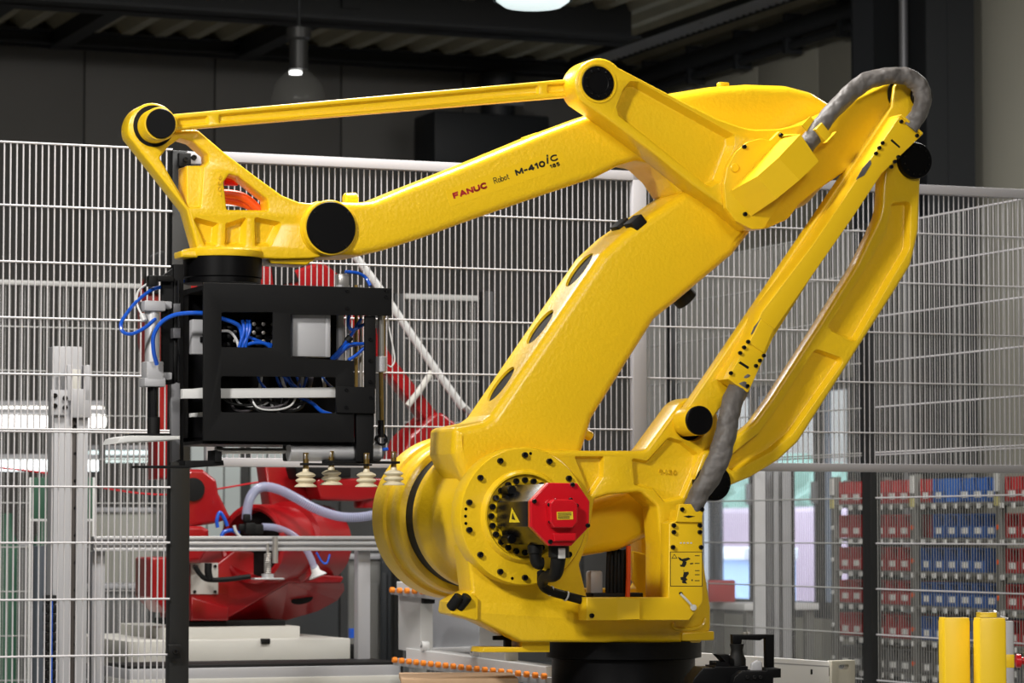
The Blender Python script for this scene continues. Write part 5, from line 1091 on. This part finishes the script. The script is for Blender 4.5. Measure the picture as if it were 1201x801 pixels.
# ================================================================== right hand side
# grey portal post before the glazing
pg = at(905, 640, 17.0); PG = Frame((pg.x, pg.y), YAW - R(90) + R(45))
t = thing('portal_post', 'tall light grey profiled portal post in front of the glazing', 'post', (pg.x, pg.y, 0), 0)
zt = at(905, 551, 17.0).z; PGf = Frame((pg.x, pg.y), 0)
def pp(x0, x1, d, name, m):
    a = PGf.uv(x0, 640)[0]; b = PGf.uv(x1, 640)[0]; MB().box(((a + b) / 2, d, zt / 2), (b - a, 0.10, zt), bev=0.004).build(name, m, t)
pp(884, 897, 0, 'front_profile', mat('portlight', (0.42, 0.42, 0.43), 0.5)); pp(897, 907, 0.04, 'groove', mat('portdark', (0.13, 0.13, 0.14), 0.5)); pp(907, 913, 0.0, 'rib', mat('portmid', (0.22, 0.22, 0.23), 0.5)); pp(913, 917, 0.04, 'groove', mat('portdark', (0.13, 0.13, 0.14), 0.5))
pp(917, 927, 0, 'rib', mat('portmid', (0.22, 0.22, 0.23), 0.5)); pp(927, 932, 0.03, 'seal_strip', 'rubber')
# rack of bins
pK = at(1100, 640, 18.0); RK = Frame((pK.x, pK.y), YAW - R(90))
rk = thing('bin_rack', 'grey steel rack holding red and blue storage bins', 'rack', (pK.x, pK.y, 0), YAW - R(90))
ul = RK.uv(981, 640)[0]; ua_ = RK.uv(1075, 640)[0]; ub_ = RK.uv(1175, 640)[0]; ue = RK.uv(1262, 640)[0]
zrow = [RK.uv(1120, y)[1] for y in (589, 631, 671, 712, 753, 794)]   # shelf levels (underside of the bins)
ztop = RK.uv(1075, 556)[1]
for u in (ul, ua_, ub_, ue):
    MB().box((u, 0.0, ztop / 2), (0.05, 0.05, ztop), bev=0.004).build('upright', 'rack', rk); MB().box((u, 0.35, ztop / 2), (0.05, 0.05, ztop), bev=0.004).build('upright', 'rack', rk)
LBL = MB().box((0, 0, 0), (0.035, 0.004, 0.028)).mesh('shelf_tag'); LBL.materials.append(M_('clabel'))
ylw = mat('tagyellow', (0.55, 0.50, 0.20), 0.6)
for z in zrow + [zrow[-1] - 0.21]:
    MB().box(((ul + ue) / 2, 0.17, z - 0.012), (ue - ul, 0.38, 0.022), bev=0.003).build('shelf', 'rack', rk)
    u = ul + 0.10
    while u < ue: inst('shelf_tag', LBL, rk, (u, -0.024, z - 0.022)); u += 0.125
for u in (ul, ua_, ub_):
    MB().box((u, -0.03, ztop - 0.16), (0.045, 0.006, 0.06)).build('bay_tag', ylw, rk)
    MB().box((u, -0.03, ztop - 0.06), (0.045, 0.006, 0.10)).build('bay_tag', 'clabel', rk)
    for z in zrow[1:]: MB().lathe((u, -0.026, z + 0.06), (0, -1, 0), [(0, 0), (0.014, 0), (0.014, 0.004), (0, 0.004)], 10).build('bay_mark', 'orange' if u != ul else 'clabel', rk)
def bin_mesh(w_, h, d):
    m = MB(); th = 0.005
    m.box((0, d / 2, th / 2), (w_, d, th)); m.box((-w_ / 2 + th / 2, d / 2, h / 2), (th, d, h)); m.box((w_ / 2 - th / 2, d / 2, h / 2), (th, d, h)); m.box((0, d - th / 2, h / 2), (w_, th, h)); m.box((0, th / 2, h * 0.24), (w_, th, h * 0.48))
    m.box((0, 0.02, h * 0.97), (w_ * 0.99, 0.018, 0.006))
    return m
BW = 0.142; BH = 0.135
BM = {}
for c in ('binred', 'binblue', 'bingrey'):
    BM[c] = bin_mesh(BW, BH, 0.30).mesh('storage_bin'); BM[c].materials.append(M_(c))
bl_ = MB().box((0, -0.003, 0), (0.060, 0.004, 0.034)).mesh('bin_label'); bl_.materials.append(M_('clabel'))
ordn = ['first', 'second', 'third', 'fourth', 'fifth', 'sixth', 'seventh', 'eighth']; rown = ['top', 'second', 'third', 'fourth', 'fifth', 'lowest']
def bins(row, ua0, n, c, bay, skip=()):
    cn = {'binred': 'red', 'binblue': 'blue', 'bingrey': 'grey'}[c]
    for i in range(n):
        if i in skip: continue
        o = thing('storage_bin', '%s storage bin, %s from left on the %s shelf of the %s rack bay' % (cn, ordn[i], rown[row], bay), 'bin', RK.W(ua0 + (i + 0.5) * (BW + 0.004), 0.0, zrow[row] + 0.001), YAW - R(90), '%s bins on the rack' % cn)
        inst('tub', BM[c], o, (0, 0, 0)); inst('bin_label', bl_, o, (0, 0, BH * 0.30))
nL_ = int((ua_ - ul - 0.06) / (BW + 0.004)); nM = int((ub_ - ua_ - 0.06) / (BW + 0.004)); nR_ = int((ue - ub_ - 0.06) / (BW + 0.004))
for r in range(6):
    c1 = 'bingrey' if r == 5 else 'binred'; c2 = 'bingrey' if r == 5 else 'binblue'
    bins(r, ul + 0.04, min(8, nL_), c1, 'left'); bins(r, ub_ + 0.04, min(8, nR_), c1, 'right')
    if r == 0: bins(r, ua_ + 0.04, 1, 'binred', 'middle'); bins(r, ua_ + 0.04 + BW + 0.004, min(7, nM - 1), c2, 'middle', skip=(1,))
    else: bins(r, ua_ + 0.04, min(8, nM), c2, 'middle', skip=(0,) if r == 1 else ((nM - 1,) if r == 2 else ()))
# bollards
def bollard(x0, x1, yt, Y, label):
    p = at((x0 + x1) / 2, yt, Y); w_ = (x1 - x0) * Y / FPX
    t = thing('safety_bollard', label, 'bollard', (p.x, p.y, 0), R(5), 'yellow bollards')
    MB().box((0, 0, p.z / 2 + 0.004), (w_, w_, p.z - 0.008), bev=0.012).build('post', 'bollard', t); MB().box((0, 0, 0.006), (w_ * 1.1, w_ * 1.1, 0.012)).build('foot_plate', 'bollard', t)
    MB().box((0, 0, p.z - 0.004), (w_ * 0.93, w_ * 0.93, 0.008), bev=0.003).build('cap', 'bollard', t)
bollard(1103, 1135, 724, 10.6, 'yellow square bollard at the lower right, leftmost of the three')
bollard(1144, 1177, 724.5, 10.5, 'yellow square bollard at the lower right, front one of the right pair')
bollard(1146, 1168, 718, 11.3, 'yellow square bollard half hidden behind the rightmost front bollard')
p = at(1182, 728, 11.6); t = thing('signal_column', 'slim grey and yellow signal column beside the right bollards', 'sensor post', (p.x, p.y, 0), 0)
MB().box((0, 0, p.z / 2 + 0.05), (0.034, 0.05, p.z - 0.10), bev=0.004).build('column', 'alumat', t); zq = at(1182, 775, 11.6).z
MB().box((0, 0, zq - 0.0), (0.038, 0.054, 0.05), bev=0.004).build('yellow_band', 'bollard', t)
MB().lathe((-0.05, 0, at(1172, 722, 11.6).z), (0, -1, 0), [(0, 0), (0.016, 0), (0.02, 0.01), (0.014, 0.025), (0, 0.03)], 16).build('lens', 'steel', t)
MB().cyl((-0.05, 0, at(1172, 722, 11.6).z), (0, 0.0, at(1172, 726, 11.6).z), 0.005, 8).build('lens_arm', 'steel', t)
p = at(1192, 775, 11.9); t = thing('emergency_button', 'red emergency stop button on a yellow box at the right edge', 'button', (p.x + 0.03, p.y, 0), 0)
MB().box((0.05, 0, p.z), (0.09, 0.08, 0.10), bev=0.006).build('box', 'bollard', t); MB().box((0.05, 0, p.z / 2 - 0.03), (0.03, 0.03, p.z - 0.06)).build('stand', 'rack', t)
MB().lathe((0.004, 0, p.z), (-1, 0, 0), [(0, 0), (0.014, 0), (0.014, 0.015), (0.026, 0.018), (0.026, 0.035), (0, 0.042)], 20).build('mushroom_head', 'redcap', t)
# black clamp fixture at the lower right of the base
pF = at(865, 790, 10.7); CFx = Frame((pF.x, pF.y), R(8)); cX = K(800, 660, 5.681)
t = thing('black_fixture', 'black machined clamping fixture to the right of the robot base', 'fixture', (pF.x, pF.y, 0), R(8))
def fx(name, P, nf, nb, m='black', bev=0.004): return cast_px(CFx, name, m, t, cX(P), nf, nb, bev)
fx('base_block', [(60, 830), (80, 770), (140, 700), (215, 700), (215, 690), (440, 690), (440, 830)], -0.02, -0.18); fx('side_block', [(330, 830), (350, 760), (400, 720), (560, 720), (560, 705), (660, 705), (660, 765), (610, 768), (610, 830)], 0.04, -0.10)
fx('step_block', [(242, 612), (318, 612), (318, 668), (232, 668), (232, 690), (318, 690)], -0.03, -0.14)
fx('bridge', [(335, 478), (615, 478), (615, 700), (560, 700), (556, 500), (520, 518), (400, 512), (396, 545), (338, 545)], -0.08, -0.12)
mb = MB(); q = CFx.uv(*cX([(365, 600)])[0], -0.08); s = CFx.mpp(865, 770, -0.08) / 5.681
mb.lathe((q[0], 0.08, 0), (0, 0, 1), [(0, q[1] - 90 * s), (60 * s, q[1] - 90 * s), (60 * s, q[1] - 40 * s), (45 * s, q[1] - 10 * s), (40 * s, q[1] + 20 * s), (48 * s, q[1] + 58 * s), (0, q[1] + 58 * s)], 28); mb.build('knob', 'rubber', t)
fx('steel_tab', [(458, 720), (465, 670, 20), (500, 648, 20), (535, 655, 20), (535, 720)], 0.0, -0.02, 'alumat')
for X in (432, 480, 520): bolt_px(t, CFx, *cX([(X, 762)])[0], 0.04, 0.8)
for X in (420, 445): fx('stud', [(X - 8, 462), (X + 8, 462), (X + 8, 480), (X - 8, 480)], -0.09, -0.105, 'steel', 0.001)
zq = CFx.uv(865, 801, 0)[1]; MB().box((0, 0.08, zq / 2 - 0.01), (0.28, 0.26, zq - 0.02), bev=0.01).build('stand', 'black', t)
# white guard beam and handle plate
pH = at(930, 785, 12.2); HFm = Frame((pH.x, pH.y), YAW)
t = thing('guard_beam', 'long white guard beam with slots right of the black fixture', 'beam', (pH.x, pH.y, 0), YAW)
cast_px(HFm, 'beam', 'beamwhite', t, [(800, 764), (980, 776), (980, 830), (800, 830)], 0.0, -0.06, 0.004)
cast_px(HFm, 'groove', 'alumat', t, [(900, 776.5), (974, 781), (974, 782.5), (900, 778)], 0.002, -0.003, 0); cast_px(HFm, 'slot', 'rubber', t, [(951, 785), (953, 785), (953, 791), (951, 791)], 0.002, -0.003, 0)
cast_px(HFm, 'end_slot', 'rubber', t, [(972.5, 783), (975, 783), (975, 793), (972.5, 793)], 0.002, -0.003, 0)
zq = HFm.uv(930, 830, 0)[1]; 
if zq > 0.02: MB().box((0, 0.03, zq / 2), (0.4, 0.05, zq)).build('foot', 'rack', t)
t = thing('handle_plate', 'beige plate with a hand grip slot at the end of the white beam', 'plate', (pH.x, pH.y, 0), YAW)
cast_px(HFm, 'plate', mat('beige', (0.50, 0.48, 0.41), 0.5), t, [(975.5, 775, 1), (1003, 774, 1), (1003, 900), (975.5, 900)], 0.02, -0.02, 0.002, holes=[[(983, 780, 2), (997, 779, 2), (994, 785, 2), (985, 785, 2)]])
# work table with items in front of the glazing
pW = at(860, 707, 19.0); t = thing('work_table', 'low white table below the left glazing pane', 'table', (pW.x, pW.y, 0), YAW - R(90))
MB().box((0, 0.2, pW.z - 0.02), (0.5, 0.5, 0.04), bev=0.004).build('top', 'white', t)
for x in (-0.2, 0.2):
    for y in (0, 0.4): MB().box((x, y, pW.z / 2 - 0.02), (0.05, 0.05, pW.z - 0.04)).build('leg', 'rack', t)
p = at(848, 700, 18.9); b = MB().box((p.x, p.y + 0.15, pW.z + 0.07), (0.16, 0.12, 0.13), bev=0.006).build('parts_box', 'binred'); tag(b, 'small red parts box on the table below the glazing', 'box')
# ================================================================== left side: door mast, lights, benches
pM = at(84, 600, 13.9); MF = Frame((pM.x, pM.y), YAW)
t = thing('door_mast', 'white aluminium lifting door mast with roller block behind the left fence', 'mast', (pM.x, pM.y, 0), YAW)
def mx_(x0, x1, y0, y1, n0, n1, name, m, bev=0.004):
    a = MF.uv(x0, y0, n0); b = (MF.uv(x1, y0, n0)[0], MF.uv(x1, min(y1, 900), n0)[1]); z1 = max(b[1], 0.0) if y1 < 1500 else 0.0
    return MB().box(((a[0] + b[0]) / 2, -(n0 + n1) / 2, (a[1] + z1) / 2), (b[0] - a[0], n0 - n1, a[1] - z1), bev=bev).build(name, m, t)
mx_(63, 96.5, 406, 470, 0.0, -0.12, 'top_block', 'mastgrey'); mx_(64, 84, 440, 2000, 0.0, -0.12, 'profile', 'mastgrey'); mx_(92, 104, 470, 2000, 0.0, -0.12, 'profile', 'mastgrey'); mx_(84, 92, 480, 2000, -0.03, -0.10, 'slot_strip', mat('slotbrown', (0.06, 0.05, 0.045), 0.5))
q = mx_(60, 80, 457, 487, 0.03, 0.0, 'bracket', 'mastgrey')
for a in ((64, 464), (64, 476), (76, 467), (76, 478)): bolt_px(q, MF, *a, 0.03, 1.3)
mx_(85, 107, 456, 490, 0.03, -0.1, 'roller_block', 'alumat'); mx_(84.5, 95, 433, 458, 0.02, -0.06, 'roller', 'offwhite'); mx_(79, 83.5, 428, 470, 0.03, -0.06, 'cheek', 'mastgrey', 0.003); mx_(100, 107, 428, 470, 0.03, -0.06, 'cheek', 'mastgrey', 0.003)
mb = MB()
for i in range(9):
    a = MF.uv(88, 500 + i * 32, -0.03); inst('screw', DOT, t, NP(a[0], a[1], -0.029), None, (1.2, 1.2, 1.2)).data
mx_(44, 60, 640, 2000, -0.15, -0.25, 'cable_post', mat('postblue', (0.12, 0.14, 0.17), 0.5))
t2 = thing('energy_chain', 'black energy chain hanging beside the white door mast', 'cable chain', MF.W(0, 0, 0), YAW)
ch = MB().box((0, 0, 0), (0.05, 0.07, 0.038), bev=0.008).mesh('link'); ch.materials.append(M_('rubber'))
for i in range(16):
    a = MF.uv(56, 703 + i * 11, 0.0); 
    if a[1] > 0.03: inst('link', ch, t2, NP(a[0] + 0.01, a[1], 0.0)); 
mb = MB(); a = MF.L(61, 705, 0.04); mb.tube([a, MF.L(60.5, 760, 0.045), MF.L(60.5, 900, 0.045)], 0.004, 6); mb.build('blue_cable', 'blue', t2)
# luminous tube lamps over the far benches
def tube_lamp(x0, x1, y, Y, h, col, st, label):
    a = at(x0, y, Y); b = at(x1, y, Y); t = thing('tube_lamp', label, 'lamp', ((a.x + b.x) / 2, Y, a.z), 0, 'bench tube lamps')
    L = b.x - a.x; MB().cyl((-L / 2, 0, 0), (L / 2, 0, 0), h / 2, 14, bev=0.005).build('tube', mat('tube%d' % (st * 100 + y), (0.9, 0.9, 0.9), 0.4, emit=col, estr=st), t)
    MB().box((0, 0.03, h / 2 + 0.02), (L, 0.10, 0.03), bev=0.004).build('reflector', 'alumat', t)
    for s in (-1, 1): MB().box((s * L * 0.47, 0.10, -a.z / 2 + h / 4), (0.03, 0.03, a.z + h / 2)).build('stand', 'post', t)
tube_lamp(-60, 124, 494, 20.0, 0.085, (1.0, 0.97, 0.93), 2.6, 'bright white tube lamp at the far left, upper of the thick pair')
tube_lamp(-60, 122, 481, 20.2, 0.05, (1.0, 0.93, 0.85), 2.0, 'slimmer warm tube lamp just above the bright upper lamp')
tube_lamp(-60, 121, 546, 20.4, 0.075, (0.88, 0.98, 1.0), 2.4, 'bright cool tube lamp at the far left, lower of the thick pair')
tube_lamp(104, 181, 531, 21.0, 0.03, (0.8, 1.0, 1.0), 1.1, 'thin cool tube lamp right of the mast, upper one')
tube_lamp(104, 176, 540, 21.6, 0.03, (0.8, 1.0, 0.95), 1.0, 'thin cool tube lamp right of the mast, lower one')
# far benches, machines and curtains
def farbox(name, label, cat, x0, x1, y0, Y, m, d=0.5, extra=None):
    a = at(x0, y0, Y); b = at(x1, y0, Y); t = thing(name, label, cat, ((a.x + b.x) / 2, Y + d / 2, 0), 0)
    MB().box((0, 0, a.z / 2), (b.x - a.x, d, a.z), bev=0.02).build('body', m, t); MB().box((0, -0.02, a.z + 0.01), ((b.x - a.x) * 1.02, d, 0.03), bev=0.005).build('top', 'alumat', t)
    for k in range(3): MB().box((-(b.x - a.x) * 0.3 + k * (b.x - a.x) * 0.3, -d / 2 - 0.004, a.z * 0.6), ((b.x - a.x) * 0.24, 0.01, a.z * 0.5), bev=0.003).build('door', m, t)
    return t
mg1 = mat('far1', (0.20, 0.20, 0.19), 0.6); mg2 = mat('far2', (0.11, 0.11, 0.11), 0.6); mg3 = mat('far3', (0.33, 0.33, 0.29), 0.6)
farbox('machine_cabinet', 'dark machine cabinet behind the left fence, below the lamps', 'cabinet', -40, 40, 640, 19.0, mg2)
farbox('machine_cabinet', 'light olive machine cabinet right of the door mast', 'cabinet', 104, 178, 600, 19.2, mg3)
farbox('workbench', 'low dark workbench right of the mast', 'workbench', 100, 175, 690, 17.6, mg2)
farbox('machine_cabinet', 'tall grey machine cabinet behind the red robot at the right', 'cabinet', 408, 447, 655, 17.2, mg1, 0.4)
farbox('machine_cabinet', 'black machine cabinet left of the white roller rack', 'cabinet', 446, 470, 640, 17.0, mat('far4', (0.03, 0.035, 0.04), 0.5), 0.4)
a = at(36, 560, 15.2); b = at(110, 610, 15.2)
t = thing('green_screen', 'dark green sheet screen with white edging behind the door mast', 'screen', ((a.x + b.x) / 2, 15.2, 0), 0)
MB().box((0, 0, (a.z + b.z) / 2), (b.x - a.x, 0.02, a.z - b.z), bev=0.006).build('sheet', 'green', t)
for s in (-1, 1): MB().box((s * (b.x - a.x) / 2, 0, a.z / 2), (0.012, 0.024, a.z), bev=0.003).build('frame_post', 'white', t)
MB().box((0, 0, b.z), (b.x - a.x, 0.024, 0.012), bev=0.003).build('frame_rail', 'white', t)
for k, X in enumerate((8, 52)):
    a = at(X, 620, 16.5); tag(MB().lathe((a.x, a.y, 0), (0, 0, 1), [(0, 0), (0.07, 0), (0.07, a.z - 0.1), (0.03, a.z), (0.03, a.z + 0.08), (0, a.z + 0.08)], 20).build('gas_cylinder', 'green'), ('left' if k == 0 else 'right') + ' one of two green gas cylinders left of the mast', 'gas cylinder', 'green gas cylinders')
# pale opaque strip curtain seen under the gate
mcur = mat('curtain', (0.50, 0.56, 0.56), 0.35)
a = at(256, 550, 20.5); b = at(318, 640, 20.5); t = thing('strip_curtain', 'pale strip curtain between dark posts behind the red robot', 'curtain', ((a.x + b.x) / 2, 20.5, 0), 0)
cs = MB().box((0, 0, a.z / 2 + 0.1), (0.10, 0.006, a.z + 0.2)).mesh('strip'); cs.materials.append(mcur)
for i in range(5): inst('strip', cs, t, (-0.30 + i * 0.11 + (0.06 if i > 2 else 0), 0, 0))
MB().box((-0.30 + 0.30, 0.03, a.z / 2), (0.05, 0.05, a.z + 0.2)).build('post', 'post', t)
tag(MB().tube([at(-5, 548, 15.8), at(60, 556, 15.8), at(120, 572, 15.8), at(200, 580, 15.8), at(300, 566, 15.8), at(330, 560, 15.8)], 0.0045, 6).build('red_cable', 'redcap'), 'thin red cable strung behind the fence at the left', 'cable')
